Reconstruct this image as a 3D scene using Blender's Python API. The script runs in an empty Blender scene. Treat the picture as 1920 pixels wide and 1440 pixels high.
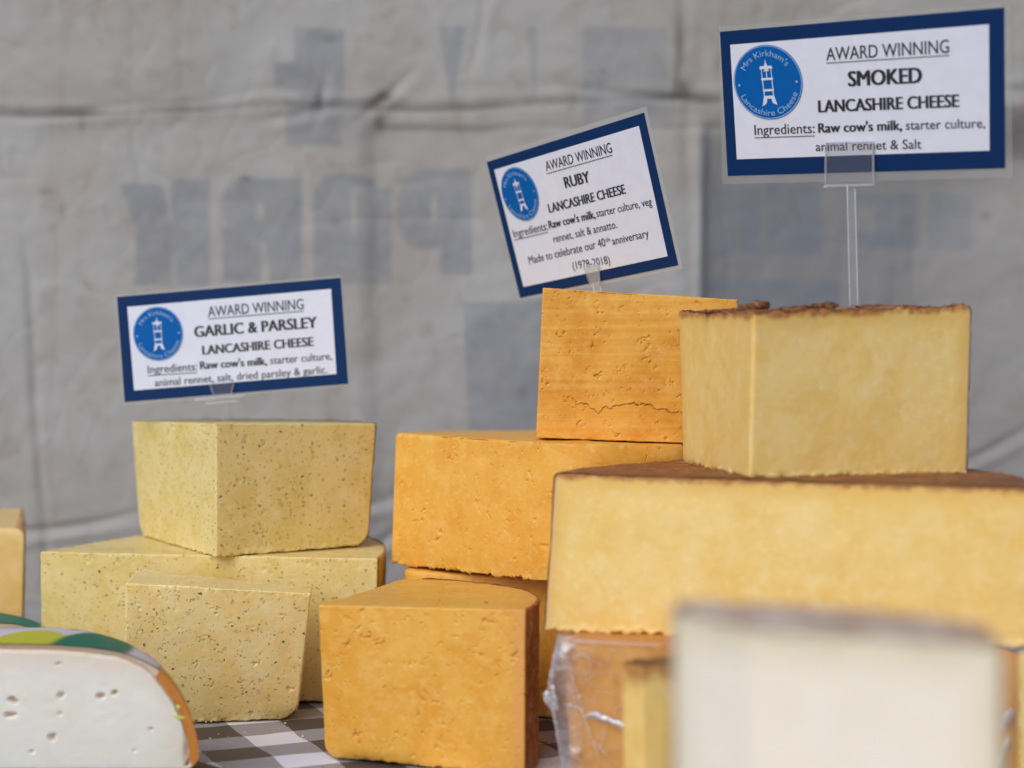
import bpy, math
import numpy as np
from mathutils import Vector

R = math.radians
scene = bpy.context.scene
col = scene.collection

# ------------------------------------------------------------------ camera, sky, sun, exposure
F = 3300.0          # focal length in pixels of a 1920 px wide picture
CAMH = 0.23         # camera height over the table top
HORIZON = 670.0

cam_data = bpy.data.cameras.new("camera")
cam = bpy.data.objects.new("camera", cam_data)
col.objects.link(cam)
cam.location = (0, 0, CAMH)
cam.rotation_euler = (R(90), 0, 0)
cam_data.sensor_width = 36.0
cam_data.lens = F / 1920 * 36.0
cam_data.shift_y = -(720 - HORIZON) / 1920
cam_data.clip_start = 0.02
cam_data.clip_end = 50
cam_data.dof.use_dof = True
cam_data.dof.focus_distance = 1.10
cam_data.dof.aperture_fstop = 4.2
cam_data.dof.aperture_blades = 9
scene.camera = cam

SUN_EL = R(40)
SUN_AZ = R(213)     # clockwise from +Y: behind the camera, to the left
world = bpy.data.worlds.new("World")
scene.world = world
world.use_nodes = True
wn = world.node_tree
wn.nodes.clear()
sky = wn.nodes.new("ShaderNodeTexSky")
sky.sky_type = 'NISHITA'
sky.sun_disc = False
sky.sun_elevation = SUN_EL
sky.sun_rotation = SUN_AZ
sky.air_density = 1.0
sky.dust_density = 1.0
sky.ozone_density = 1.0
bg = wn.nodes.new("ShaderNodeBackground")
bg.inputs['Strength'].default_value = 0.10
wo = wn.nodes.new("ShaderNodeOutputWorld")
wn.links.new(sky.outputs[0], bg.inputs[0])
wn.links.new(bg.outputs[0], wo.inputs[0])

sun_data = bpy.data.lights.new("sun", 'SUN')
sun_data.energy = 1.1
sun_data.angle = R(50)
sun_data.color = (1.0, 0.97, 0.93)
sun = bpy.data.objects.new("sun", sun_data)
col.objects.link(sun)
sd = Vector((math.sin(SUN_AZ) * math.cos(SUN_EL), math.cos(SUN_AZ) * math.cos(SUN_EL), math.sin(SUN_EL)))
sun.rotation_euler = (-sd).to_track_quat('-Z', 'Y').to_euler()
sun.location = sd * 5

scene.view_settings.view_transform = 'Standard'
scene.view_settings.look = 'None'
scene.view_settings.exposure = 0.48
scene.view_settings.gamma = 1.0
scene.render.engine = 'CYCLES'
scene.cycles.max_bounces = 8
scene.cycles.transparent_max_bounces = 12
scene.cycles.caustics_reflective = False
scene.cycles.caustics_refractive = False


def P(px, py, Y):
    """the point of the place at distance Y that is seen at this spot of the photograph"""
    return np.array([(px - 960) / F * Y, Y, CAMH - (py - HORIZON) / F * Y])


# ------------------------------------------------------------------ noise (vectorised)
def _hash(ix, iy, iz, seed):
    h = (ix.astype(np.int64) * 374761393 + iy.astype(np.int64) * 668265263
         + iz.astype(np.int64) * 2147483647 + seed * 974711) & 0xffffffff
    h = ((h ^ (h >> 13)) * 1274126177) & 0xffffffff
    h = ((h ^ (h >> 16)) * 2246822519) & 0xffffffff
    h = h ^ (h >> 15)
    return (h & 0xffffff) / float(0xffffff) * 2 - 1


def _rot():
    a, b, c = 0.61, 1.07, 0.43
    A = np.array([[math.cos(a), -math.sin(a), 0], [math.sin(a), math.cos(a), 0], [0, 0, 1]])
    B = np.array([[1, 0, 0], [0, math.cos(b), -math.sin(b)], [0, math.sin(b), math.cos(b)]])
    C = np.array([[math.cos(c), 0, math.sin(c)], [0, 1, 0], [-math.sin(c), 0, math.cos(c)]])
    return A @ B @ C


ROT = _rot()


def vnoise(p, freq, seed=0):
    q = (np.asarray(p, dtype=float) * freq) @ ROT + 100.0
    i = np.floor(q).astype(np.int64)
    f = q - i
    f = f * f * f * (f * (f * 6 - 15) + 10)
    out = 0
    for a in (0, 1):
        for b in (0, 1):
            for c in (0, 1):
                w = (f[..., 0] if a else 1 - f[..., 0]) * (f[..., 1] if b else 1 - f[..., 1]) * (f[..., 2] if c else 1 - f[..., 2])
                out = out + w * _hash(i[..., 0] + a, i[..., 1] + b, i[..., 2] + c, seed)
    return out


def fbm(p, freq, oct=3, seed=0):
    s = 0
    a = 1
    for k in range(oct):
        s = s + a * vnoise(p, freq * 2.03 ** k, seed + 17 * k)
        a *= 0.5
    return s / 1.6


def smooth(a, b, x):
    t = np.clip((x - a) / (b - a), 0, 1)
    return t * t * (3 - 2 * t)


# ------------------------------------------------------------------ object helpers
def tag(o, label=None, cat=None, group=None, kind=None):
    if label: o['label'] = label
    if cat: o['category'] = cat
    if group: o['group'] = group
    if kind: o['kind'] = kind
    return o


def empty(name, loc, label, cat, group=None):
    o = bpy.data.objects.new(name, None)
    o.empty_display_size = 0.02
    col.objects.link(o)
    o.location = Vector(loc)
    return tag(o, label, cat, group)


def mesh_np(name, verts, faces, mat, parent=None, attrs=None, colattrs=None, smooth_shade=True, origin=None):
    """verts Nx3 in world metres, faces a list of arrays (Kx4 / Kx3)"""
    verts = np.asarray(verts, dtype=float)
    org = np.array(parent.location if parent is not None else (origin if origin is not None else (0, 0, 0)), dtype=float)
    if parent is not None and parent.parent is not None:
        org = np.array(parent.parent.location, dtype=float) + org
    fl = faces if isinstance(faces, (list, tuple)) else [faces]
    fl = [np.asarray(f, dtype=np.int64) for f in fl if len(f)]
    used = np.unique(np.concatenate([f.ravel() for f in fl]))
    remap = np.full(len(verts), -1, dtype=np.int64)
    remap[used] = np.arange(len(used))
    v = verts[used] - org
    me = bpy.data.meshes.new(name)
    me.vertices.add(len(v))
    me.vertices.foreach_set('co', v.ravel().astype(np.float32))
    loops = np.concatenate([remap[f].ravel() for f in fl])
    totals = np.concatenate([np.full(len(f), f.shape[1]) for f in fl])
    starts = np.concatenate([[0], np.cumsum(totals)[:-1]])
    me.loops.add(len(loops))
    me.loops.foreach_set('vertex_index', loops.astype(np.int32))
    me.polygons.add(len(totals))
    me.polygons.foreach_set('loop_start', starts.astype(np.int32))
    me.polygons.foreach_set('loop_total', totals.astype(np.int32))
    me.update(calc_edges=True)
    me.validate()
    me.polygons.foreach_set('use_smooth', np.full(len(me.polygons), bool(smooth_shade)))
    for an, arr in (attrs or {}).items():
        a = me.attributes.new(an, 'FLOAT', 'POINT')
        a.data.foreach_set('value', np.asarray(arr)[used].astype(np.float32))
    for an, arr in (colattrs or {}).items():
        a = me.attributes.new(an, 'FLOAT_COLOR', 'POINT')
        c = np.ones((len(used), 4)); c[:, :3] = np.asarray(arr)[used]
        a.data.foreach_set('color', c.ravel().astype(np.float32))
    if mat: me.materials.append(mat)
    o = bpy.data.objects.new(name, me)
    col.objects.link(o)
    if parent is not None:
        o.parent = parent
    elif origin is not None:
        o.location = Vector(origin)
    return o


def grid_faces(nr, nc, wrap=False, off=0):
    r = np.arange(nr - 1)[:, None]
    c = np.arange(nc if wrap else nc - 1)[None, :]
    c2 = (c + 1) % nc
    a = r * nc + c; b = r * nc + c2; d = (r + 1) * nc + c; e = (r + 1) * nc + c2
    return np.stack([a, b, e, d], -1).reshape(-1, 4) + off


def vert_normals(v, faces):
    n = np.zeros_like(v)
    for f in faces:
        f = np.asarray(f)
        if f.shape[1] == 4:
            fn = np.cross(v[f[:, 2]] - v[f[:, 0]], v[f[:, 3]] - v[f[:, 1]])
        else:
            fn = np.cross(v[f[:, 1]] - v[f[:, 0]], v[f[:, 2]] - v[f[:, 0]])
        for k in range(f.shape[1]):
            np.add.at(n, f[:, k], fn)
    return n / np.maximum(np.linalg.norm(n, axis=1, keepdims=True), 1e-12)


# ------------------------------------------------------------------ node helpers
def srgb(r, g, b):
    def c(x):
        x /= 255
        return x / 12.92 if x <= 0.04045 else ((x + 0.055) / 1.055) ** 2.4
    return (c(r), c(g), c(b), 1)


class NT:
    def __init__(self, name):
        self.m = bpy.data.materials.new(name)
        self.m.use_nodes = True
        self.t = self.m.node_tree
        self.t.nodes.clear()
        self.out = self.t.nodes.new('ShaderNodeOutputMaterial')

    def node(self, kind, **kw):
        n = self.t.nodes.new(kind)
        for k, v in kw.items(): setattr(n, k, v)
        return n

    def link(self, a, b): self.t.links.new(a, b)

    def put(self, sock, v):
        if hasattr(v, 'is_linked') or isinstance(v, bpy.types.NodeSocket): self.link(v, sock)
        else: sock.default_value = v

    def obj(self, scale=None):
        tc = self.node('ShaderNodeTexCoord')
        if scale is None: return tc.outputs['Object']
        mp = self.node('ShaderNodeMapping')
        mp.inputs['Scale'].default_value = scale
        self.link(tc.outputs['Object'], mp.inputs[0])
        return mp.outputs[0]

    def noise(self, vec, scale, detail=3, rough=0.55, dist=0.0, colour=False):
        n = self.node('ShaderNodeTexNoise')
        self.link(vec, n.inputs['Vector'])
        n.inputs['Scale'].default_value = scale
        n.inputs['Detail'].default_value = detail
        n.inputs['Roughness'].default_value = rough
        n.inputs['Distortion'].default_value = dist
        return n.outputs['Color' if colour else 'Fac']

    def ramp(self, fac, a, b, v0=0.0, v1=1.0):
        n = self.node('ShaderNodeMapRange')
        n.interpolation_type = 'SMOOTHSTEP'
        self.put(n.inputs[0], fac)
        n.inputs[1].default_value = a; n.inputs[2].default_value = b
        n.inputs[3].default_value = v0; n.inputs[4].default_value = v1
        return n.outputs[0]

    def math(self, op, a, b=0.0, c=0.0):
        n = self.node('ShaderNodeMath', operation=op)
        self.put(n.inputs[0], a); self.put(n.inputs[1], b)
        if op in ('MULTIPLY_ADD',): self.put(n.inputs[2], c)
        return n.outputs[0]

    def mix(self, fac, a, b, blend='MIX'):
        n = self.node('ShaderNodeMix', data_type='RGBA', blend_type=blend)
        self.put(n.inputs[0], fac); self.put(n.inputs[6], a); self.put(n.inputs[7], b)
        return n.outputs[2]

    def attr(self, name, out='Fac'):
        n = self.node('ShaderNodeAttribute', attribute_name=name)
        return n.outputs[out]

    def bump(self, h, strength=0.5, dist=0.001, normal=None):
        n = self.node('ShaderNodeBump')
        n.inputs['Strength'].default_value = strength
        n.inputs['Distance'].default_value = dist
        self.link(h, n.inputs['Height'])
        if normal is not None: self.link(normal, n.inputs['Normal'])
        return n.outputs[0]

    def principled(self, base, rough=0.5, normal=None, **kw):
        p = self.node('ShaderNodeBsdfPrincipled')
        self.put(p.inputs['Base Color'], base)
        self.put(p.inputs['Roughness'], rough)
        if normal is not None: self.link(normal, p.inputs['Normal'])
        for k, v in kw.items(): self.put(p.inputs[k], v)
        self.link(p.outputs[0], self.out.inputs[0])
        return p


def cheese_mat(name, c1, c2, pale, rimcol, rim_w=0.003, rim_amt=0.8, specks=False, grain=0.35, sss=0.25,
               streak=0.0, fade=None, fade_w=0.02, sidecol=None, side_w=0.004, side_amt=0.7, topstreak=0.0, bump=0.25, sheen=0.35):
    n = NT(name)
    v = n.obj()
    blotch = n.noise(v, 38, 3, 0.6, 0.6)
    base = n.mix(n.ramp(blotch, 0.34, 0.66), c1, c2)
    curd = n.noise(n.obj((1, 1, 1.4)), 200, 5, 0.66, 0.25)
    base = n.mix(n.math('MULTIPLY', n.ramp(curd, 0.50, 0.70), grain * 1.15), base, pale)
    curd2 = n.noise(v, 95, 4, 0.62, 0.3)
    base = n.mix(n.math('MULTIPLY', n.ramp(curd2, 0.50, 0.62), grain * 0.6), base, pale)
    if topstreak:
        ts = n.noise(n.obj((14, 480, 14)), 1.0, 3, 0.6, 0.2)
        ge = n.node('ShaderNodeNewGeometry'); sz_ = n.node('ShaderNodeSeparateXYZ')
        n.link(ge.outputs['Normal'], sz_.inputs[0])
        base = n.mix(n.math('MULTIPLY', n.math('MULTIPLY', n.ramp(ts, 0.52, 0.7), topstreak), n.ramp(sz_.outputs[2], .6, .9)), base, pale)
    fine = n.noise(v, 620, 2, 0.6)
    base = n.mix(n.math('MULTIPLY', n.ramp(fine, 0.55, 0.8), grain * 0.7), base, pale)
    base = n.mix(n.math('MULTIPLY', n.ramp(fine, 0.45, 0.2), grain * 0.5), base, c2)
    if streak:
        sv = n.obj((12, 12, 420))
        sn = n.noise(sv, 1.0, 2, 0.5, 0.3)
        base = n.mix(n.math('MULTIPLY', n.ramp(sn, 0.45, 0.7), streak), base, pale)
        base = n.mix(n.math('MULTIPLY', n.ramp(sn, 0.5, 0.3), streak), base, c2)
    hgt = n.math('ADD', n.math('MULTIPLY', curd, 0.6), n.math('MULTIPLY', fine, 0.5))
    if fade is not None:
        fw = n.math('ADD', n.math('MINIMUM', n.attr('rim'), n.attr('rims')), n.math('MULTIPLY', n.math('SUBTRACT', blotch, 0.5), fade_w * 0.8))
        base = n.mix(n.ramp(fw, fade_w, 0.0, 0, 0.55), base, fade)
    if specks:
        warp = n.node('ShaderNodeVectorMath', operation='MULTIPLY_ADD')
        n.link(n.noise(v, 700, 1, 0.5, 0, True), warp.inputs[0])
        warp.inputs[1].default_value = (0.0034, 0.0034, 0.0026)
        n.link(v, warp.inputs[2])
        for sc, rad, sel, amt, cc in ((220, 0.19, 0.42, 0.85, srgb(56, 68, 36)), (430, 0.23, 0.44, 0.75, srgb(70, 80, 44)),
                                      (300, 0.26, 0.44, 0.6, srgb(92, 102, 60)), (140, 0.24, 0.60, 0.3, srgb(120, 122, 84))):
            vo = n.node('ShaderNodeTexVoronoi')
            n.link(warp.outputs[0], vo.inputs['Vector'])
            vo.inputs['Scale'].default_value = sc
            sep = n.node('ShaderNodeSeparateColor')
            n.link(vo.outputs['Color'], sep.inputs[0])
            lim = n.math('MULTIPLY', sep.outputs[1], rad)
            d = n.math('SUBTRACT', n.math('ADD', lim, 0.05), vo.outputs['Distance'])
            m = n.ramp(d, 0.0, 0.05)
            cl = n.noise(v, 55, 2, 0.5)
            m = n.math('MULTIPLY', m, n.math('GREATER_THAN', n.math('ADD', sep.outputs[0], n.math('MULTIPLY', n.math('SUBTRACT', cl, 0.5), 1.1)), sel + .06))
            base = n.mix(n.math('MULTIPLY', m, amt), base, cc)
    if sidecol is not None:
        sn_ = n.math('ADD', n.attr('rims'), n.math('MULTIPLY', n.math('SUBTRACT', n.noise(v, 160, 4, 0.65), 0.5), side_w * 1.6))
        base = n.mix(n.ramp(sn_, side_w, side_w * 0.2, 0, side_amt), base, sidecol)
    rn = n.math('ADD', n.attr('rim'), n.math('MULTIPLY', n.math('SUBTRACT', n.noise(v, 130, 3, 0.6), 0.5), rim_w * 2.0))
    base = n.mix(n.ramp(rn, rim_w, 0.0, 0, rim_amt), base, rimcol)
    bmp = n.bump(hgt, bump, 0.0006)
    n.principled(base, 0.44, bmp, **{'Subsurface Weight': sss, 'Subsurface Radius': (1.0, 0.45, 0.15),
                                     'Subsurface Scale': 0.004, 'Specular IOR Level': sheen})
    return n.m


def rind_mat(name, c1, c2, c3, mott=0.5, rough=0.6, bump=0.6, scale=90):
    n = NT(name)
    v = n.obj()
    a = n.noise(v, scale, 4, 0.65, 0.8)
    base = n.mix(n.ramp(a, 0.38, 0.62), c1, c2)
    b = n.noise(v, scale * 2.6, 3, 0.6, 1.0)
    base = n.mix(n.math('MULTIPLY', n.ramp(b, 0.52, 0.66), mott), base, c3)
    h = n.math('ADD', n.math('MULTIPLY', a, 1.0), n.math('MULTIPLY', b, 0.6))
    n.principled(base, rough, n.bump(h, bump, 0.0015), **{'Specular IOR Level': 0.3})
    return n.m


M = {}
M['garlic'] = cheese_mat('garlic_cheese', srgb(232, 210, 142), srgb(224, 197, 116), srgb(240, 224, 174), srgb(204, 170, 84), 0.0025, 0.45, specks=True, grain=0.35, bump=0.1)
M['garlic_front'] = cheese_mat('garlic_cheese_pale', srgb(250, 222, 152), srgb(245, 210, 130), srgb(253, 236, 186), srgb(240, 226, 172), 0.0015, 0.5, specks=True, grain=0.4, bump=0.15)
M['garlic_rind'] = rind_mat('garlic_cheese_side', srgb(206, 176, 92), srgb(190, 158, 74), srgb(222, 196, 124), 0.4)
M['orange'] = cheese_mat('orange_cheese', srgb(238, 178, 74), srgb(232, 164, 54), srgb(244, 198, 112), srgb(228, 160, 66), 0.002, 0.4, grain=0.5, sidecol=srgb(230, 164, 92), side_w=0.012, side_amt=0.75, topstreak=0.45, bump=0.12, sheen=0.42)
M['orange_streak'] = cheese_mat('orange_cheese_wire_cut', srgb(236, 174, 66), srgb(222, 150, 36), srgb(242, 192, 104), srgb(236, 180, 90), 0.001, 0.4, grain=0.45, bump=0.12, sheen=0.42, streak=0.3)
M['orange_rind'] = rind_mat('orange_cheese_rind', srgb(212, 132, 54), srgb(182, 104, 40), srgb(224, 196, 168), 0.8, 0.6, 0.5, 60)
M['orange_skin'] = rind_mat('orange_cheese_side', srgb(232, 160, 68), srgb(222, 146, 52), srgb(240, 190, 116), 0.5, 0.55, 0.4)
M['smoked'] = cheese_mat('smoked_cheese', srgb(241, 207, 130), srgb(237, 197, 110), srgb(246, 224, 172), srgb(160, 98, 50), 0.0036, 0.9, grain=0.32, fade=srgb(222, 172, 72), fade_w=0.013, sidecol=srgb(222, 184, 136), side_w=0.0036, side_amt=0.8)
M['smoked_rind'] = rind_mat('smoked_rind', srgb(160, 98, 50), srgb(120, 72, 42), srgb(194, 146, 98), 0.5, 0.55, 0.9, 70)
M['smoked_side'] = rind_mat('smoked_side_rind', srgb(214, 174, 122), srgb(180, 130, 80), srgb(228, 200, 156), 0.6, 0.6, 0.8, 90)
M['smoked_small'] = cheese_mat('smoked_cheese_small', srgb(244, 206, 124), srgb(238, 196, 108), srgb(248, 224, 164), srgb(170, 104, 50), 0.013, 0.8, grain=0.3)
M['flake'] = rind_mat('smoked_rind_flake', srgb(120, 76, 44), srgb(92, 56, 32), srgb(190, 150, 104), 0.5)
M['wrapped'] = cheese_mat('smoked_rind_amber', srgb(222, 160, 76), srgb(206, 138, 56), srgb(230, 176, 98), srgb(196, 118, 50), 0.004, 0.6, grain=0.35, sss=0.15)
M['white'] = cheese_mat('white_cheese', srgb(246, 235, 218), srgb(243, 231, 212), srgb(248, 241, 229), srgb(212, 198, 166), 0.006, 0.7, grain=0.3, fade=srgb(222, 208, 170), fade_w=0.016)
M['white_rind'] = rind_mat('grey_mould_rind', srgb(178, 124, 86), srgb(226, 202, 178), srgb(128, 78, 46), 0.9, 0.8, 0.8, 22)
M['cheddar'] = cheese_mat('pale_amber_cheese', srgb(240, 204, 134), srgb(234, 192, 112), srgb(246, 216, 158), srgb(214, 150, 70), 0.002, 0.5, grain=0.3)
M['cheddar_rind'] = rind_mat('pale_cheese_rind', srgb(224, 176, 116), srgb(206, 150, 90), srgb(240, 210, 170), 0.6)
M['gouda'] = cheese_mat('goat_cheese', srgb(247, 241, 230), srgb(243, 235, 221), srgb(250, 247, 240), srgb(232, 200, 168), 0.0035, 0.8, grain=0.2, fade=srgb(234, 212, 188), fade_w=0.018, sss=0.3)


def wax_mat():
    n = NT('goat_cheese_wax')
    v = n.obj()
    a = n.noise(v, 40, 3, 0.5)
    base = n.mix(n.ramp(a, 0.3, 0.7), srgb(214, 140, 62), srgb(200, 120, 44))
    n.principled(base, 0.38, n.bump(n.noise(v, 220, 3, 0.6), 0.2, 0.001), **{'Subsurface Weight': 0.2, 'Subsurface Radius': (1, .5, .2), 'Subsurface Scale': 0.003})
    return n.m


M['wax'] = wax_mat()
n = NT('beige_wax')
n.principled(n.mix(n.noise(n.obj(), 40, 3), srgb(206, 184, 158), srgb(190, 160, 128)), 0.42)
M['beige_wax'] = n.m


def print_mat():
    n = NT('printed_label')
    v = n.obj()
    c = n.attr('print', 'Color')
    w = n.noise(v, 260, 4, 0.7, 1.5)
    c = n.mix(n.ramp(w, 0.6, 0.78, 0, 0.35), c, srgb(220, 214, 208))
    n.principled(c, 0.5, n.bump(n.noise(v, 90, 2), 0.15, 0.001), **{'Specular IOR Level': 0.15})
    return n.m


M['label_print'] = print_mat()


def simple(name, colr, rough=0.5, **kw):
    n = NT(name)
    v = n.obj()
    a = n.noise(v, 120, 3, 0.6)
    dark = tuple(x * 0.965 for x in colr[:3]) + (1,)
    n.principled(n.mix(n.ramp(a, 0.35, 0.65), colr, dark), rough, None, **kw)
    return n.m


M['card_blue'] = simple('navy_card_border', srgb(16, 50, 98), 0.45, **{'Specular IOR Level': 0.12})
M['card_white'] = simple('white_card_paper', srgb(230, 232, 246), 0.5, **{'Specular IOR Level': 0.12})
M['ink'] = simple('black_ink', srgb(42, 42, 50), 0.5)
M['logo_blue'] = simple('logo_blue_ink', srgb(4, 96, 176), 0.5, **{'Specular IOR Level': 0.12})
M['logo_pale'] = simple('logo_pale_ink', srgb(150, 190, 232), 0.5)
M['logo_white'] = simple('logo_white_ink', srgb(218, 228, 244), 0.5)


def clear_mat(name, alpha=0.35, colr=srgb(226, 226, 230), rough=0.15):
    n = NT(name)
    p = n.principled(colr, rough, None, **{'Specular IOR Level': 0.6})
    fr = n.node('ShaderNodeFresnel'); fr.inputs[0].default_value = 1.45
    tr = n.node('ShaderNodeBsdfTransparent')
    mx = n.node('ShaderNodeMixShader')
    fac = n.math('ADD', n.math('MULTIPLY', fr.outputs[0], 0.5), alpha)
    n.link(fac, mx.inputs[0]); n.link(tr.outputs[0], mx.inputs[1]); n.link(p.outputs[0], mx.inputs[2])
    n.link(mx.outputs[0], n.out.inputs[0])
    return n.m


M['laminate'] = clear_mat('clear_laminate', 0.16, srgb(190, 190, 190), 0.3)
M['clear'] = clear_mat('clear_acrylic', 0.03, srgb(226, 226, 230), 0.12)
M['clear_edge'] = clear_mat('clear_acrylic_edge', 0.28, srgb(206, 206, 214), 0.15)


def film_mat():
    n = NT('cling_film')
    v = n.obj()
    g = n.node('ShaderNodeBsdfGlossy'); g.inputs['Roughness'].default_value = 0.22
    g.inputs['Color'].default_value = (0.95, 0.95, 0.97, 1)
    d = n.node('ShaderNodeBsdfDiffuse'); d.inputs['Color'].default_value = srgb(226, 220, 226)
    tr = n.node('ShaderNodeBsdfTransparent')
    wr = n.noise(v, 60, 4, 0.6, 2.0)
    bmp = n.bump(wr, 0.6, 0.004)
    n.link(bmp, g.inputs['Normal'])
    m1 = n.node('ShaderNodeMixShader'); m1.inputs[0].default_value = 0.5
    n.link(d.outputs[0], m1.inputs[1]); n.link(g.outputs[0], m1.inputs[2])
    m2 = n.node('ShaderNodeMixShader')
    lw = n.node('ShaderNodeLayerWeight'); lw.inputs[0].default_value = 0.25
    n.link(bmp, lw.inputs['Normal'])
    fac = n.math('ADD', n.math('MULTIPLY', lw.outputs['Facing'], 0.55), n.math('MULTIPLY', n.attr('fold'), 0.6))
    fac = n.math('ADD', fac, 0.02)
    n.link(fac, m2.inputs[0]); n.link(tr.outputs[0], m2.inputs[1]); n.link(m1.outputs[0], m2.inputs[2])
    n.link(m2.outputs[0], n.out.inputs[0])
    return n.m


M['film'] = film_mat()


# ------------------------------------------------------------------ the hanging tarpaulin
TY = 1.62


def tarp():
    px0, px1, py0, py1 = -420, 2360, -420, 1150
    nx, nz = 900, 560
    PX = np.linspace(px0, px1, nx)
    PY = np.linspace(py0, py1, nz)
    U, V = np.meshgrid(PX, PY)
    x = (U - 960) / F * TY
    z = CAMH - (V - HORIZON) / F * TY
    p = np.stack([x, z, 0 * x], -1)
    w = fbm(p, 9, 3, 5) * 12
    # --- relief (metres towards the camera)
    d = 0.010 * fbm(p * np.array([1, .6, 1]), 4.0, 2, 1) + 0.0022 * fbm(p, 22, 3, 2)
    hy = 213 - 0.022 * U + 5 * np.sin(U / 110) + w * 0.7         # horizontal crease
    dv = V - hy
    d += 0.0010 * np.exp(-((dv + 14) / 11) ** 2) - 0.0010 * np.exp(-((dv - 3) / 8) ** 2) + 0.003 * smooth(60, -80, dv)
    hy2 = 236 + 0.01 * (U - 700) + w
    d += -0.0010 * np.exp(-((V - hy2) / 8) ** 2) * smooth(680, 760, U)
    vx = 704 + 0.01 * (V - 200) + w * 0.5
    d += -0.0018 * np.exp(-((U - vx) / 16) ** 2) * smooth(150, 260, V) * (1 - 0.6 * smooth(500, 800, V)) + 0.0012 * np.exp(-((U - vx + 34) / 20) ** 2) * smooth(150, 260, V)
    vx2 = 1280 + 0.03 * V + w * 0.6
    d += -0.0016 * np.exp(-((U - vx2) / 12) ** 2) * (1 - 0.7 * smooth(230, 330, V)) + 0.003 * np.exp(-((U - vx2 - 22) / 14) ** 2) * smooth(200, 260, V)
    # the panel right of the second seam lies back, turned away from the light
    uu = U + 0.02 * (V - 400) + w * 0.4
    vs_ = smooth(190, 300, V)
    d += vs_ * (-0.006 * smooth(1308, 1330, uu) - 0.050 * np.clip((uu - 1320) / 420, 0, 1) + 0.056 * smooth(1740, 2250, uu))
    vx3 = 22 + 0.06 * V + w * 0.4
    d += -0.0022 * np.exp(-((U - vx3) / 9) ** 2) * smooth(380, 560, V)
    for k, (cx, cy, ang, L, a) in enumerate([(720, 185, 40, 60, .004), (600, 190, 75, 50, .003), (560, 215, 10, 70, .003), (1150, 175, -5, 90, .003),
                                             (1275, 130, 85, 90, .003), (1880, 850, 30, 120, .006), (1800, 800, 65, 110, .005), (150, 210, 5, 120, .003),
                                             (330, 195, 4, 160, .0025), (120, 990, 8, 140, .007), (640, 960, 12, 120, .006), (740, 1000, 35, 90, .005), (900, 60, 80, 100, .002)]):
        ca, sa = math.cos(R(ang)), math.sin(R(ang))
        a1 = (U - cx) * ca - (V - cy) * sa
        b1 = (U - cx) * sa + (V - cy) * ca
        a *= .55
        d += -a * np.exp(-(a1 / L) ** 2) * np.exp(-((b1 + 0.002 * a1 * a1 / 4) / 9) ** 2) + a * 0.8 * np.exp(-(a1 / L) ** 2) * np.exp(-((b1 - 18) / 12) ** 2)
    for fx_, fz_, sd_, am_ in ((4, 26, 51, .0011), (22, 6, 52, .0007), (14, 16, 53, .0007), (30, 34, 54, .0005)):
        rn_ = 1 - np.abs(vnoise(np.stack([x + .12 * z, z - .1 * x, 0 * x], -1) * np.array([fx_, fz_, 1]), 1.0, sd_))
        gt_ = smooth(-.1, .5, vnoise(p, 5, sd_ + 9))
        d += -am_ * rn_ ** 8 * gt_
    # --- show-through of the printing on the far side (mirrored letters)
    pr = np.zeros_like(U)
    Uj = U + w * 0.12; Vj = V + w * 0.1

    def box(a, b, c, e, s=3.0):
        return smooth(a - s, a + s, Uj) * smooth(c + s, c - s, Uj) * smooth(b - s, b + s, Vj) * smooth(e + s, e - s, Vj)

    def poly(pts, s=3.0):
        o = np.ones_like(U)
        for i in range(len(pts)):
            (ax, ay), (bx, by) = pts[i], pts[(i + 1) % len(pts)]
            ex, ey = bx - ax, by - ay
            L = math.hypot(ex, ey)
            dist = ((Uj - ax) * -ey + (Vj - ay) * ex) / L
            o = o * smooth(-s, s, dist)
        return o

    def ell(cx, cy, rx, ry, s=.12):
        return smooth(1 + s, 1 - s, np.sqrt(((Uj - cx) / rx) ** 2 + ((Vj - cy) / ry) ** 2))

    def add(m, a=1.0):
        nonlocal pr
        pr = np.maximum(pr, m * a)

    # upper word
    add(box(553, 55, 648, 142), .9); add(box(516, 117, 628, 171), .9); add(box(535, 186, 640, 275), .9); add(box(560, 60, 645, 230), .8)
    add(box(640, 186, 690, 262), .5)
    add(poly([(780, 53), (917, 53), (921, 262), (855, 262), (848, 215), (841, 258), (779, 255), (742, 170), (742, 90)]), .75)
    add(poly([(947, 53), (1070, 53), (1081, 242), (1009, 242), (1003, 190), (1001, 253), (934, 253)]), .75)
    add(poly([(1092, 53), (1250, 53), (1250, 230), (1092, 235)]), .7)
    # mirrored K
    add(box(320, 336, 394, 534)); add(poly([(226, 345), (302, 345), (335, 440), (318, 460), (256, 432)]))
    add(poly([(256, 432), (322, 400), (322, 534), (250, 534)]))
    pr *= 1 - poly([(302, 340), (320, 340), (321, 420)], 2) * .9
    pr *= 1 - poly([(326, 470), (334, 535), (320, 535)], 2) * .9
    # mirrored R
    m = np.maximum(np.maximum(box(490, 334, 566, 530), ell(470, 384, 58, 52)), np.maximum(box(460, 334, 520, 432), box(418, 425, 500, 528)))
    add(m * (1 - ell(486, 396, 8, 16, .4)) * (1 - poly([(489, 455), (499, 455), (508, 535), (488, 535)], 2)))
    # mirrored A
    m = np.maximum(box(588, 350, 734, 532), ell(650, 372, 64, 50))
    add(m * (1 - ell(664, 400, 5, 40, .5)))
    # mirrored P
    m = np.maximum(np.maximum(box(826, 318, 886, 515), ell(790, 392, 46, 76)), box(790, 318, 850, 465))
    add(m * (1 - ell(814, 392, 6, 24, .4)))
    # lower left block
    add(poly([(868, 568), (1100, 560), (1100, 860), (882, 860)]), 0.9)
    # right panel letters
    add(box(1336, 352, 1382, 478)); add(box(1390, 350, 1433, 474)); add(box(1336, 352, 1433, 420))
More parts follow.
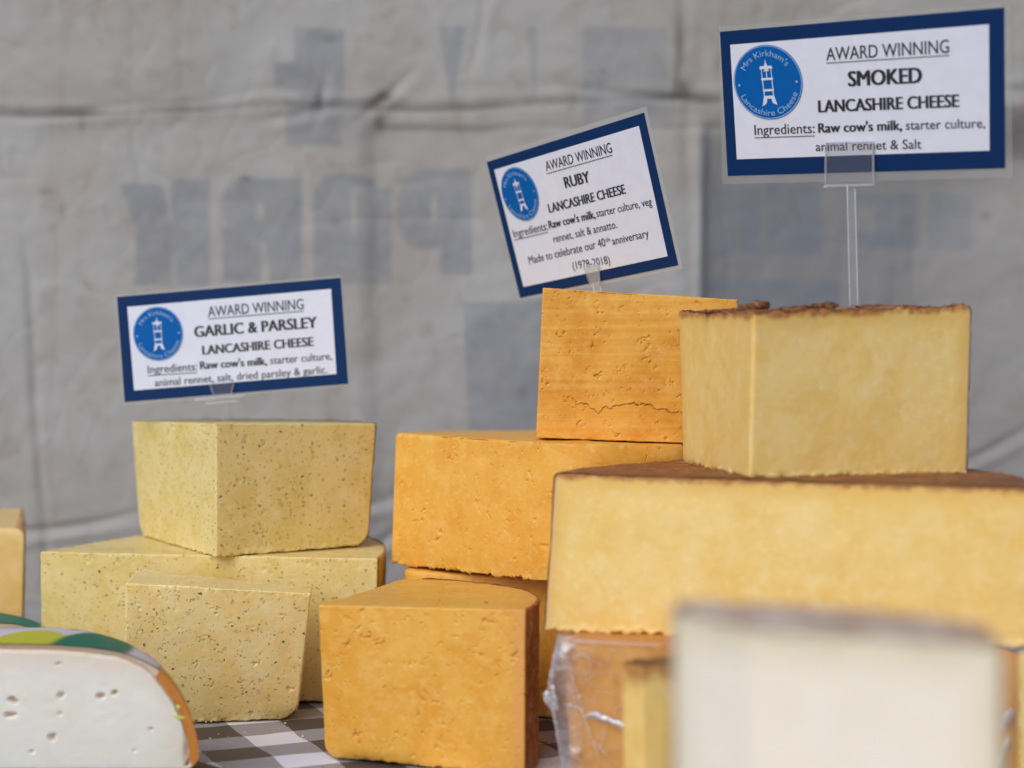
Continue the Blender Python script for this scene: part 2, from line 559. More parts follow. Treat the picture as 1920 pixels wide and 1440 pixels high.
    m = np.maximum(box(1480, 342, 1553, 474), box(1442, 342, 1500, 474))
    add(m * (1 - ell(1497, 408, 6, 14, .5)))
    add(box(1619, 354, 1690, 378)); add(box(1660, 354, 1700, 460)); add(box(1619, 430, 1690, 460))
    add(box(1705, 350, 1752, 460), .9); add(box(1765, 350, 1845, 460), .8)
    add(box(1322, 522, 1592, 640), .9)
    # --- grime rubbed into the creases and spots
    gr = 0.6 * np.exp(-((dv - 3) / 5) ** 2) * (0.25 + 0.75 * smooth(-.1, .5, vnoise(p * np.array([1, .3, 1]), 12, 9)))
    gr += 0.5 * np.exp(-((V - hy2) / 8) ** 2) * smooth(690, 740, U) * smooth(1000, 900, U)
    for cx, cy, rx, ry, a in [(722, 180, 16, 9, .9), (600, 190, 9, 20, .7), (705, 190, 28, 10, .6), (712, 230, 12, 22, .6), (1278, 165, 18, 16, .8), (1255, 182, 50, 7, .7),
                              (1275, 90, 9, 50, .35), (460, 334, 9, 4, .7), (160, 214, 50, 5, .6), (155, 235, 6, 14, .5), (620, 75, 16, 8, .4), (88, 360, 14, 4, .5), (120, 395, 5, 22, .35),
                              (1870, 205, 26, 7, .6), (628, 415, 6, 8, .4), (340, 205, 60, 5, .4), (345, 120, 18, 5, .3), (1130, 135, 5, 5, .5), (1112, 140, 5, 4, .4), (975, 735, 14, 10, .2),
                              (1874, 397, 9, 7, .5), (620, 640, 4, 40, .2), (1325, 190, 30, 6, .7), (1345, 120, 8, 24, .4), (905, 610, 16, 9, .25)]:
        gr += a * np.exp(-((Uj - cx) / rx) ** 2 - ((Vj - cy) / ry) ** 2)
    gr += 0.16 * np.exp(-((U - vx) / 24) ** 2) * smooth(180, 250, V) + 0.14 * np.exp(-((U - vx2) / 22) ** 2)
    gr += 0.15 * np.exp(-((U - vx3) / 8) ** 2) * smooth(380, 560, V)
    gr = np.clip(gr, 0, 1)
    panel_shade = vs_ * smooth(1308, 1326, uu) * (1 - .35 * smooth(1500, 1950, uu) + .12 * fbm(p, 8, 2, 77))  # shade of the turned-back right part, painted into the canvas colour
    Yp = TY - d
    # the foot of the sheet turns forward and lies on the table
    s = np.linspace(0, 1, 60)[1:]
    fx = np.repeat(x[-1][None, :], len(s), 0)
    z_end = z[-1]
    z0 = float(z_end.mean())
    rad = z0 - 0.004
    th = np.clip(s / 0.45, 0, 1) * (math.pi / 2)
    fY = TY - rad * (1 - np.cos(th))[:, None] - np.clip((s - .45) / .55, 0, 1)[:, None] * 0.15 + 0 * fx
    fZ = 0.004 + rad * (1 - np.sin(th))[:, None] + 0 * fx
    # sag to front, as the sheet is caught up behind the stall
    q = np.stack([fx, fY, fZ], -1)
    fZ = fZ + 0.0015 * (1 + fbm(q, 18, 2, 4))
    fY = fY - np.interp(np.arange(len(s)), [0, 20, len(s)], [1, 0.3, 0])[:, None] * d[-1][None, :]
    X = np.concatenate([x, fx]); Y_ = np.concatenate([Yp, fY]); Z = np.concatenate([z, fZ])
    pan_shade = np.concatenate([panel_shade, np.repeat(panel_shade[-1][None], len(s), 0)])
    prn = np.concatenate([pr, 0 * fx]); grn = np.concatenate([gr, 0 * fx])
    v = np.stack([X, Y_, Z], -1).reshape(-1, 3)
    f = grid_faces(len(X), nx)[:, ::-1]
    n = NT('dirty_canvas')
    tv = n.obj()
    a = n.noise(tv, 5, 4, 0.6, 0.4)
    base = n.mix(n.ramp(a, 0.35, 0.65), srgb(173, 171, 169), srgb(165, 160, 154))
    b = n.noise(tv, 26, 5, 0.65, 0.7)
    base = n.mix(n.ramp(b, 0.5, 0.72, 0, 0.42), base, srgb(142, 128, 114))
    e_ = n.noise(n.obj((1, 1, .12)), 18, 5, 0.7, 1.0)
    base = n.mix(n.ramp(e_, 0.56, 0.72, 0, 0.4), base, srgb(150, 132, 116))
    e2 = n.noise(tv, 9, 5, 0.7, 0.6)
    base = n.mix(n.ramp(e2, 0.54, 0.7, 0, 0.35), base, srgb(186, 184, 184))
    c = n.noise(n.obj((1, 1, .25)), 60, 3, 0.6, 0.5)
    base = n.mix(n.ramp(c, 0.55, 0.8, 0, 0.25), base, srgb(184, 180, 176))
    base = n.mix(n.math('MULTIPLY', n.attr('panel_shade'), 0.85), base, srgb(138, 135, 133))
    wear = n.ramp(n.noise(tv, 34, 5, 0.7, 0.5), 0.3, 0.62, 0.7, 0.42)
    base = n.mix(n.math('MULTIPLY', n.attr('print'), wear), base, srgb(124, 130, 140))
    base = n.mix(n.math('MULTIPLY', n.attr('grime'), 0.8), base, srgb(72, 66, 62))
    wv = n.node('ShaderNodeTexWave', wave_type='BANDS', bands_direction='Z')
    n.link(tv, wv.inputs[0]); wv.inputs['Scale'].default_value = 170
    h = n.math('ADD', n.math('MULTIPLY', b, 1.0), n.math('MULTIPLY', wv.outputs['Fac'], 0.05))
    n.principled(base, 0.72, n.bump(h, 0.25, 0.004), **{'Specular IOR Level': 0.25})
    o = mesh_np('tarpaulin', v, f, n.m, attrs={'print': prn.ravel(), 'grime': grn.ravel(), 'panel_shade': pan_shade.ravel()}, origin=(0, TY, 0))
    tag(o, 'dirty grey canvas sheet with creases and faint mirrored letters hanging behind the cheeses', 'tarpaulin')


tarp()


# ------------------------------------------------------------------ the checked tablecloth
def cloth():
    xs = np.concatenate([np.linspace(-1.0, -0.35, 40)[:-1], np.linspace(-.35, .35, 350), np.linspace(.35, 1.0, 40)[1:]])
    ys = np.concatenate([np.linspace(0.15, 0.8, 50)[:-1], np.linspace(.8, 1.3, 260), np.linspace(1.3, 1.75, 30)[1:]])
    X, Y = np.meshgrid(xs, ys)
    p = np.stack([X, Y, 0 * X], -1)
    Z = -0.0012 + 0.0011 * fbm(p, 14, 2, 3)
    # front edge hangs down
    k = 20
    hang = np.linspace(0, 0.35, k + 1)[1:][::-1]
    hx = np.repeat(xs[None, :], k, 0)
    hY = 0.15 - 0.012 + 0.02 * np.sin(hx * 25) * (hang[:, None] / .35)
    hZ = -hang[:, None] + 0 * hx
    X = np.concatenate([hx, X]); Y = np.concatenate([hY, Y]); Z = np.concatenate([hZ, Z])
    v = np.stack([X, Y, Z], -1).reshape(-1, 3)
    n = NT('gingham_cloth')
    CELL = 0.0318
    tc = n.node('ShaderNodeTexCoord')
    mp = n.node('ShaderNodeMapping')
    # rotate so that the checks run about 23 degrees off the view
    ang = R(22.7)
    mp.vector_type = 'TEXTURE'
    c0 = P(320 + 820 / 6, 1260 + 690 / 6, .23 * F / (1260 + 690 / 6 - 670))
    mp.inputs['Location'].default_value = (c0[0], c0[1], 0)
    mp.inputs['Rotation'].default_value = (0, 0, ang)
    wob = n.node('ShaderNodeVectorMath', operation='MULTIPLY_ADD')
    n.link(n.noise(tc.outputs['Object'], 16, 2, .5, 0, True), wob.inputs[0])
    wob.inputs[1].default_value = (0.012, 0.012, 0)
    off = n.node('ShaderNodeVectorMath', operation='SUBTRACT')
    n.link(tc.outputs['Object'], off.inputs[0]); off.inputs[1].default_value = (0.006, 0.006, 0)
    n.link(off.outputs[0], wob.inputs[2])
    n.link(wob.outputs[0], mp.inputs[0])
    sp = n.node('ShaderNodeSeparateXYZ'); n.link(mp.outputs[0], sp.inputs[0])

    def band(s):
        fr = n.math('FRACT', n.math('ADD', n.math('DIVIDE', s, CELL * 2), 100.0))
        return n.math('LESS_THAN', fr, 0.5)
    bx = band(sp.outputs[0]); by = n.math('SUBTRACT', 1.0, band(sp.outputs[1]))
    # white where (bx=1, by=1), dark where both 0, hatched otherwise
    s2 = n.math('ADD', bx, by)
    dg = n.math('ADD', sp.outputs[0], sp.outputs[1])
    fr = n.math('FRACT', n.math('ADD', n.math('DIVIDE', dg, 0.0021), 1000.0))
    hatch = n.ramp(n.math('ABSOLUTE', n.math('SUBTRACT', fr, 0.5)), 0.27, 0.39)
    val = n.math('ADD', n.math('MULTIPLY', n.math('GREATER_THAN', s2, 1.5), 1.0),
                 n.math('MULTIPLY', n.math('MULTIPLY', n.math('GREATER_THAN', s2, 0.5), n.math('LESS_THAN', s2, 1.5)), hatch))
    base = n.mix(val, srgb(80, 72, 70), srgb(236, 238, 248))
    n.principled(base, 0.55, n.bump(n.noise(tc.outputs['Object'], 900, 1), 0.1, 0.0004))
    o = mesh_np('tablecloth', v, grid_faces(len(X), len(xs)), n.m)
    tag(o, 'grey and white gingham oilcloth covering the stall table under the cheeses', 'tablecloth')


cloth()


# ------------------------------------------------------------------ cheese builder
def arc_pts(a, b, bulge, ts):
    a = np.array(a[:2]); b = np.array(b[:2])
    d = b - a; L = np.linalg.norm(d)
    nrm = np.array([d[1], -d[0]]) / L
    # parabola-like arc
    return a[None, :] + ts[:, None] * d[None, :] + nrm[None, :] * (4 * bulge * ts * (1 - ts))[:, None]


def cheese(name, mat, corners, segs, label, cat='cheese', group=None, rindmat=None, cap_top='cut', cap_bot='cut', apex=None,
           sp=0.0013, re=0.0008, crumb=(0.0004, 0.0008), crack=0.0, crack_f=130, gate=0.25, seed=1, lumps=0.0006, fine=0.00012,
           big=None, striate=0.0, extra=None, sidemat=None, lump_f=45):
    """corners, counter-clockwise from above: dict(T=xyz, B=xyz, r=fillet, rb=rounding of the foot);
    segs[i] from corner i to i+1: (kind, bulge, spacing factor)"""
    N = len(corners)
    if apex is None: apex = np.mean([c['T'][:2] for c in corners], axis=0)
    apex = np.array(apex)
    H = np.mean([c['T'][2] - c['B'][2] for c in corners])
    nz = max(8, int(H / sp))
    tz = np.linspace(0, 1, nz)
    tz = np.sort(np.concatenate([tz, [re / H * .35, re / H * .9, 1 - re / H * .35, 1 - re / H * .9]]))
    loops = []
    kinds = None
    rimu = None
    for t in tz:
        cs = []
        for c in corners:
            p = (1 - t) * np.array(c['B'], float) + t * np.array(c['T'], float)
            if c.get('bow'):
                dirc = p[:2] - apex; dirc = dirc / (np.linalg.norm(dirc) + 1e-9)
                p[:2] += dirc * c['bow'] * 4 * t * (1 - t)
            for key, hh in (('rb', t * H), ('rt', (1 - t) * H)):
                rb = c.get(key, 0)
                if rb and hh < rb:
                    s_ = rb * (1 - math.sqrt(max(0, 1 - (1 - hh / rb) ** 2)))
                    dirc = apex - p[:2]; dirc = dirc / (np.linalg.norm(dirc) + 1e-9)
                    p[:2] += dirc * s_
            cs.append(p)
        pts, kk, ru = [], [], []
        info = []
        for i in range(N):
            a, b = cs[i], cs[(i + 1) % N]
            L = np.linalg.norm(b[:2] - a[:2]) + 1e-9
            info.append((a, b, L))
        for i in range(N):
            a, b, L = info[i]
            kind, bulge, sf = segs[i]
            L0 = np.linalg.norm(np.array(corners[(i + 1) % N]['T'][:2]) - np.array(corners[i]['T'][:2]))
            ra = min(corners[i].get('r', .0008), .45 * L) / L
            rb_ = min(corners[(i + 1) % N].get('r', .0008), .45 * L) / L
            n = max(4, int(L0 / (sp * sf)))
            ts = np.linspace(ra, 1 - rb_, n)
            q = arc_pts(a, b, bulge, ts)
            zz = a[2] * (1 - ts) + b[2] * ts
            pts.append(np.column_stack([q, zz])); kk += [kind] * n
            pk, nk = segs[(i - 1) % N][0], segs[(i + 1) % N][0]
            d0 = ts * L if pk == 'rind' else np.full(n, 9.)
            d1 = (1 - ts) * L if nk == 'rind' else np.full(n, 9.)
            ru.append(np.minimum(d0, d1))
            # fillet to the next segment
            j = (i + 1) % N
            a2, b2, L2 = info[j]
            r2 = min(corners[j].get('r', .0008), .45 * L2) / L2
            p0 = q[-1]
            p1 = np.array(b[:2])
            p2 = arc_pts(a2, b2, segs[j][1], np.array([r2]))[0]
            m = 5 if corners[j].get('r', .0008) < .004 else 14
            u = np.linspace(0, 1, m + 2)[1:-1]
            bz = ((1 - u) ** 2)[:, None] * p0 + (2 * u * (1 - u))[:, None] * p1 + (u ** 2)[:, None] * p2
            pts.append(np.column_stack([bz, np.full(m, b[2])]))
            rk = 'rind' if kind == segs[j][0] == 'rind' else 'cut'
            kk += [rk] * m
            ru.append(np.zeros(m) if kind != segs[j][0] else np.full(m, 9.))
        loops.append(np.concatenate(pts)); kinds = kk; rimu = np.concatenate(ru)
    loops = np.array(loops)                    # nz x nc x 3
    nr, nc, _ = loops.shape
    # perimeter normals (outwards for a counter-clockwise loop)
    tg = np.roll(loops, -1, 1) - np.roll(loops, 1, 1)
    nrm = np.stack([tg[..., 1], -tg[..., 0], 0 * tg[..., 0]], -1)
    nrm /= np.linalg.norm(nrm, axis=2, keepdims=True) + 1e-12
    hloc = tz * H
    inset = np.zeros(nr)
    for i, h in enumerate(hloc):
        for e in (h, H - h):
            if e < re: inset[i] = max(inset[i], re - math.sqrt(max(0, re * re - (re - e) ** 2)))
    loops = loops - nrm * inset[:, None, None]
    # caps
    nk = 36
    ks = (np.arange(1, nk) / nk)
    verts = [loops.reshape(-1, 3)]
    faces = [grid_faces(nr, nc, True)]
    rim = np.minimum(np.repeat(rimu[None, :], nr, 0), 9)
    zt = H - hloc
    rims = rim.copy()
    rim = rim * 6.0
    if cap_top == 'rind': rim = np.minimum(rim, zt[:, None])
    if cap_bot == 'rind': rim = np.minimum(rim, hloc[:, None])
    crn = np.repeat(np.array([k == 'rind' for k in kinds])[None, :], nr, 0)
    rimv = [rim.ravel()]
    rimsv = [rims.ravel()]
    edge_t = [np.repeat(zt[:, None], nc, 1).ravel()]
    edge_b = [np.repeat(hloc[:, None], nc, 1).ravel()]
    base = nr * nc
    capfaces = {}
    for which in ('top', 'bot'):
        lp = loops[-1] if which == 'top' else loops[0]
        cen = np.array([*apex, 0.0]); cen = lp.mean(0)
        ring = lp[None] + (cen - lp)[None] * (ks ** 1.4)[:, None, None]
        verts.append(ring.reshape(-1, 3)); verts.append(cen[None])
        i0 = base
        idx_rim = (nr - 1) * nc if which == 'top' else 0
        c = np.arange(nc); c2 = (c + 1) % nc
        fl = []
        prev = idx_rim + c; prev2 = idx_rim + c2
        for j in range(nk - 1):
            cur = i0 + j * nc + c; cur2 = i0 + j * nc + c2
            q = np.stack([prev, prev2, cur2, cur], -1)
            fl.append(q if which == 'top' else q[:, ::-1])
            prev, prev2 = cur, cur2
        q4 = np.concatenate(fl)
        ci = i0 + (nk - 1) * nc
        t3 = np.stack([prev, prev2, np.full(nc, ci)], -1)
        if which == 'bot': t3 = t3[:, ::-1]
        capfaces[which] = (q4, t3)
        faces += [q4, t3]
        dist = np.linalg.norm(ring - lp[None], axis=2).ravel()
        cnt = len(dist) + 1
        kd = cap_top if which == 'top' else cap_bot
        if kd == 'rind': rv = np.zeros(cnt)
        else:
            rv = np.concatenate([dist, [9.]]) if 'rind' in kinds else np.full(cnt, 9.)
            isr = np.array([k == 'rind' for k in kinds])
            far = np.tile(~isr, nk - 1)
            rv[:-1][far] = 9
        rimv.append(rv)
        rimsv.append(np.full(cnt, 9.) if kd == 'rind' else rv)
        ed = np.concatenate([dist, [9.]])
        edge_t.append(ed if which == 'top' else np.full(cnt, 9.)); edge_b.append(ed if which == 'bot' else np.full(cnt, 9.))
        base += cnt
    v = np.concatenate(verts)
    rimv = np.concatenate(rimv); edge_t = np.concatenate(edge_t); edge_b = np.concatenate(edge_b)
    vn = vert_normals(v, faces)
    cen = v.mean(0)
    q = v - cen + seed * 3.17
    disp = lumps * fbm(q, lump_f, 3, seed) + fine * fbm(q, 420, 3, seed + 5)
    if striate:
        disp += striate * vnoise(q * np.array([14, 14, 520]), 1.0, seed + 8)
    if crack:
        for k2, (ff, am) in enumerate(((crack_f, 1.0), (crack_f * 2.1, 0.6))):
            wq = q + 0.002 * np.stack([vnoise(q, 260, seed + 31), vnoise(q, 260, seed + 32), vnoise(q, 260, seed + 33)], -1)
            ln = np.abs(vnoise(wq * np.array([1, 1, 1.3]), ff, seed + 40 + k2))
            gt = smooth(gate, gate + .18, vnoise(q, ff * .8, seed + 50 + k2))
            m = smooth(0.075, 0.02, ln) * gt
            disp -= crack * am * m
            disp += crack * .04 * am * smooth(.2, .08, ln) * gt
    # crumbly edges
    ce = crumb[0] * smooth(0.004, 0, edge_t) + crumb[1] * smooth(0.0035, 0, edge_b)
    nz3 = np.stack([fbm(q, 330, 2, seed + 60), fbm(q, 330, 2, seed + 61), fbm(q, 330, 2, seed + 62)], -1)
    v2 = v + vn * disp[:, None] + (nz3 * 1.2 + vn * np.abs(nz3[:, :1]) * .6) * ce[:, None]
    if big is not None: v2 = big(v2, vn, q, edge_t, edge_b)
    org = np.mean([c['B'] for c in corners], axis=0); org[2] = min(c['B'][2] for c in corners)
    root = empty(name, org, label, cat, group)
    mesh_np('paste', v2, faces, mat, root, attrs={'rim': rimv, 'rims': np.concatenate(rimsv)})
    if rindmat is not None:
        isr = np.array([k == 'rind' for k in kinds])
        sel = isr & np.roll(isr, -1)
        side = grid_faces(nr, nc, True).reshape(nr - 1, nc, 4)[:, sel].reshape(-1, 4)
        rf = [side] if sel.any() and sidemat is None else []
        if cap_top == 'rind': rf += list(capfaces['top'])
        if cap_bot == 'rind': rf += list(capfaces['bot'])
        q2 = v2 + vn * (0.0005 + 0.0004 * np.clip(fbm(q, 200, 2, seed + 70), -1, 1)[:, None])
        q2 = q2 + vn * (0.0005 * np.clip(fbm(q, 60, 2, seed + 71), 0, 1)[:, None])
        if rf: mesh_np('rind', q2, rf, rindmat, root)
        if sidemat is not None and sel.any(): mesh_np('side_rind', q2, [side], sidemat, root)
    return root


def XY(x, y, z): return np.array([x, y, z], float)


def px(pxx, Y, z): return XY((pxx - 960) / F * Y, Y, z)


# ---- garlic and parsley pile
cheese('garlic_cheese', M['garlic'],
       [dict(T=px(75, 1.20, .0973), B=px(77, 1.205, .0005), r=.0015), dict(T=px(708, 1.165, .0966), B=px(704, 1.168, .0005), r=.001, rb=.006),
        dict(T=XY(-.229, 1.422, .099), B=XY(-.229, 1.422, .0005), r=.001)],
       [('cut', 0, 1), ('rind', .05, 1.5), ('cut', 0, 2)],
       'wide speckled herb cheese wedge lying on the cloth at the bottom of the herb stack', group='speckled herb cheeses',
       rindmat=M['garlic_rind'], apex=(-.322, 1.2), crumb=(.0003, .0006), seed=3, crack=.0008, gate=.45, sp=.0011, fine=.00005, lumps=.0003)
cheese('garlic_cheese', M['garlic'],
       [dict(T=P(247, 790, 1.31), B=px(262, 1.30, .0985), r=.001, rb=.014), dict(T=P(405, 794, 1.17), B=px(405, 1.17, .0975), r=.0012),
        dict(T=P(705, 795, 1.236), B=px(690, 1.232, .0985), r=.001, rb=.012)],
       [('cut', 0, 1), ('cut', 0, 1), ('rind', .06, 2)],
       'tall speckled herb cheese wedge resting on top of the herb stack with its corner forward', group='speckled herb cheeses',
       rindmat=M['garlic_rind'], apex=(-.197, 1.17), crumb=(.0002, .0009), seed=7, crack=.0010, gate=.45, crack_f=190, sp=.0008, fine=.00005, lumps=.0003)
cheese('garlic_cheese', M['garlic_front'],
       [dict(T=P(236, 1094, 1.09), B=px(238, 1.098, .0005), r=.0015, bow=.001), dict(T=P(583, 1113, 1.098), B=px(556, 1.118, .0005), r=.0012, rb=.012),
        dict(T=P(584, 1104, 1.14), B=px(560, 1.15, .0005), r=.002), dict(T=P(262, 1066, 1.165), B=px(262, 1.165, .0005), r=.002)],
       [('cut', 0, 1), ('cut', 0, 1), ('cut', 0, 1), ('cut', 0, 1)],
       'small pale speckled herb cheese block standing in front of the herb stack', group='speckled herb cheeses',
       crumb=(.0005, .0009), seed=11, crack=.0014, gate=.47, crack_f=190, lumps=.0005, sp=.00062, fine=.00010)


# ---- ruby pile
cheese('orange_cheese', M['orange'],
       [dict(T=px(755, 1.17, .0885), B=px(755, 1.17, .0005), r=.010, rt=.003), dict(T=XY(.095, 1.085, .0885), B=XY(.093, 1.085, .0005), r=.004),
        dict(T=XY(.13, 1.30, .09), B=XY(.13, 1.30, .0005), r=.004), dict(T=XY(-.05, 1.36, .09), B=XY(-.05, 1.36, .0005), r=.01)],
       [('cut', 0, 1.3), ('cut', 0, 2), ('cut', 0, 3), ('cut', 0, 3)],
       'orange cheese at the bottom of the orange stack, mostly hidden behind the tall orange block', group='orange cheeses',
       crumb=(.0003, .0004), seed=21, crack=.0006, gate=.3)


def sag_mid(v, vn, q, et, eb):
    # a ragged lip hanging from the lower edge
    v = v.copy()
    w = smooth(.003, 0, eb) * smooth(.0, .6, vnoise(q, 160, 88) + .6 * vnoise(q, 520, 89) + .5 * vnoise(q, 45, 90))
    v[:, 2] -= w * .0011
    return v


cheese('orange_cheese', M['orange'],
       [dict(T=P(742, 812, 1.19), B=px(733, 1.19, .0915), r=.0025, rt=.003), dict(T=px(1080, 1.075, .1768), B=px(1080, 1.075, .0912), r=.03),
        dict(T=px(1292, 1.105, .1745), B=px(1290, 1.105, .0912), r=.014, rt=.010), dict(T=XY(.135, 1.33, .176), B=XY(.13, 1.33, .0912), r=.02),
        dict(T=px(790, 1.33, .1744), B=px(785, 1.33, .0912), r=.006)],
       [('cut', 0, 1), ('cut', 0, 1), ('cut', 0, 2), ('cut', 0, 3), ('cut', 0, 2)],
       'long orange cheese block in the middle of the orange stack', group='orange cheeses',
       crumb=(.0003, .0011), seed=25, crack=.0020, gate=.50, big=sag_mid, crack_f=190, lumps=.0003, fine=.00005, sp=.0007)
cheese('orange_cheese', M['orange'],
       [dict(T=P(597, 1134, 1.005), B=px(609, 1.007, .0005), r=.0012, rb=.009, rt=.001), dict(T=P(985, 1144, .967), B=px(984, .967, .0005), r=.001),
        dict(T=P(756, 1084, 1.12), B=px(756, 1.12, .0005), r=.010)],
       [('cut', 0, 1), ('rind', .040, 1), ('cut', -.001, 2)],
       'tall orange cheese block with crusty brown side at the front of the orange stack', group='orange cheeses',
       rindmat=M['orange_rind'], cap_top='cut', apex=(-.04, 1.02), crumb=(.0003, .0007), seed=31, crack=.0018, gate=.45, crack_f=210, lumps=.0003, sp=.00058, fine=.00005)


def ruby_crack(v, vn, q, et, eb):
    v = v.copy()
    front = vn[:, 1] < -.6
    X, Z = v[:, 0], v[:, 2]
    cr = [(190, 505), (205, 490), (245, 487), (270, 505), (290, 522), (310, 497), (335, 500), (360, 490), (395, 487), (425, 484), (440, 489), (470, 488), (490, 492), (520, 506), (560, 510), (600, 517)]
    cx_ = [P(a / 2.0426 + 980, 0, 1.13)[0] for a, b in cr]
    cz_ = [P(0, b / 2.0426 + 520, 1.13)[2] for a, b in cr]
    tx = (X - cx_[0]) / (cx_[-1] - cx_[0])
    q1 = np.stack([X, 0 * X, 0 * X], -1)
    zc = np.interp(X, cx_, cz_) + .0010 * vnoise(q1, 420, 6) + .0006 * vnoise(q1, 1100, 9)
    w = (.0003 + .0006 * np.abs(vnoise(q1, 160, 7))) * smooth(-.05, .15, tx) * smooth(1.25, .9, tx)
    m = smooth(1.0, .3, np.abs(Z - zc) / (w + 1e-5)) * (w > .0001)
    v[:, 1] += np.where(front, m * .0028, 0)
    lip = smooth(3, 1, np.abs(Z - zc) / (w + 1e-5)) * (w > .0001)
    v[:, 1] -= np.where(front, lip * (1 - m) * .0004, 0)
    return v


cheese('orange_cheese', M['orange_streak'],
       [dict(T=P(1018, 540, 1.13), B=P(1005, 821, 1.13), r=.0008), dict(T=P(1383, 562, 1.13), B=P(1378, 834, 1.125), r=.0008),
        dict(T=P(1375, 566, 1.24), B=XY(.13, 1.23, .177), r=.001), dict(T=P(1030, 555, 1.24), B=XY(.022, 1.23, .179), r=.001)],
       [('cut', 0, 1), ('cut', 0, 3), ('cut', 0, 3), ('cut', 0, 3)],
       'cracked orange cheese slab standing on top of the orange stack below the tilted card', group='orange cheeses',
       crumb=(.00025, .0003), seed=38, crack=.0016, gate=.45, crack_f=210, striate=.00007, lumps=.0003, fine=.00005, re=.0006, sp=.00055, big=ruby_crack)

# ---- smoked pile
cheese('wrapped_cheese', M['wrapped'],
       [dict(T=px(1050, .93, .082), B=px(1074, .93, .0005), r=.003, rt=.003), dict(T=px(1911, .84, .0885), B=px(1911, .84, .0005), r=.003, rt=.002),
        dict(T=XY(.235, 1.03, .0885), B=XY(.23, 1.03, .0005), r=.006), dict(T=XY(.075, 1.05, .082), B=XY(.075, 1.05, .0005), r=.006)],
       [('cut', 0, 1.3), ('cut', 0, 2), ('cut', 0, 3), ('cut', 0, 2)],
       'amber smoked cheese wrapped in creased cling film under the long smoked cheese', cap_top='rind',
       crumb=(.0001, .0001), seed=41, lumps=.0009, fine=.0001)


def smoked_lip(v, vn, q, et, eb):
    v = v.copy()
    w = smooth(.004, 0, eb)
    v[:, 2] -= w * .0013 * np.clip(vnoise(q, 190, 91) + .6 * vnoise(q, 560, 93) + .6 * vnoise(q, 40, 94), 0, 1.2)
    v[:, :2] += vn[:, :2] * (w * .0022 * np.clip(vnoise(q, 330, 92), 0, 1))[:, None]
    w2 = smooth(.03, .0, eb) * 0
    return v


cheese('smoked_cheese', M['smoked'],
       [dict(T=P(1041, 889, .96), B=P(1021, 1181, .957), r=.0007, rt=.002, rb=.001), dict(T=XY(.262, .845, .166), B=XY(.262, .848, .0905), r=.003, rt=.004),
        dict(T=XY(.205, 1.11, .167), B=XY(.205, 1.10, .088), r=.05)],
       [('cut', 0, 1), ('rind', .03, 2), ('rind', .04, 1.5)],
       'long smoked cheese with a brown top lying in the middle of the right hand stack', group='smoked cheeses',
       rindmat=M['smoked_rind'], sidemat=M['smoked_side'], cap_top='rind', cap_bot='cut', apex=(.14, .93), crumb=(.0004, .0014), seed=47, big=smoked_lip, lumps=.0005, sp=.0010)
def lumpy_top(v, vn, q, et, eb):
    v = v.copy()
    up = smooth(.3, .9, vn[:, 2])
    l_ = fbm(q, 95, 3, 201)
    v[:, 2] += up * (.0016 * np.clip(l_, -.2, 1.5) + .0012 * smooth(.25, .6, vnoise(q, 170, 205)))
    return v


cheese('smoked_cheese', M['smoked'],
       [dict(T=P(1273, 587, 1.06), B=px(1281, 1.055, .1672), r=.0007, rb=.003, rt=.0015), dict(T=P(1412, 590, .925), B=px(1405, .925, .1668), r=.0025),
        dict(T=P(1822, 577, .975), B=P(1814, 888, .967), r=.0012, rt=.003)],
       [('cut', 0, 1), ('cut', 0, 1), ('rind', .07, 2)],
       'thick smoked cheese wedge on top of the right hand stack holding a card', group='smoked cheeses',
       rindmat=M['smoked_rind'], sidemat=M['smoked_side'], cap_top='rind', apex=(.17, .98), crumb=(.0009, .0012), seed=53, lumps=.0004, big=lumpy_top, sp=.0010)
cheese('smoked_cheese', M['smoked_small'],
       [dict(T=px(1166, .826, .0866), B=px(1170, .826, .0005), r=.001), dict(T=px(1203, .815, .0862), B=px(1206, .815, .0005), r=.0015),
        dict(T=px(1345, .825, .0866), B=px(1345, .825, .0005), r=.002), dict(T=px(1330, .86, .087), B=px(1330, .86, .0005), r=.002)],
       [('cut', 0, 1), ('cut', 0, 1), ('cut', 0, 1), ('cut', 0, 1)],
       'small smoked cheese wedge standing between the film wrapped cheese and the blurred white block', group='smoked cheeses',
       rindmat=M['smoked_rind'], sidemat=M['smoked_side'], cap_top='rind', seed=57)

cheese('smoked_cheese', M['smoked'],
       [dict(T=px(1906, .77, .1010), B=px(1906, .77, .0005), r=.002), dict(T=px(2060, .735, .1010), B=px(2060, .735, .0005), r=.002),
        dict(T=px(2060, .80, .101), B=px(2060, .80, .0005), r=.002)],
       [('cut', 0, 2), ('cut', 0, 2), ('cut', 0, 2)],
       'smoked cheese cut off by the right edge of the photo, only its yellow side showing', group='smoked cheeses', seed=59, sp=.002)

# ---- nearest, strongly blurred block
cheese('white_cheese', M['white'],
       [dict(T=px(1262, .535, .1520), B=px(1262, .535, .0005), r=.002), dict(T=px(1412, .50, .1518), B=px(1412, .50, .0005), r=.002),
        dict(T=px(1884, .478, .1510), B=px(1884, .478, .0005), r=.003, rt=.003), dict(T=XY(.1385, .515, .1514), B=XY(.138, .515, .0005), r=.005),
        dict(T=XY(.0525, .560, .1524), B=XY(.0525, .560, .0005), r=.002)],
       [('cut', 0, 1.5), ('cut', 0, 1.5), ('rind', 0, 2), ('rind', .01, 2), ('rind', 0, 2)],
       'creamy white cheese block with a mouldy grey top, out of focus nearest the lens', rindmat=M['white_rind'], cap_top='rind', seed=61, sp=.0018)

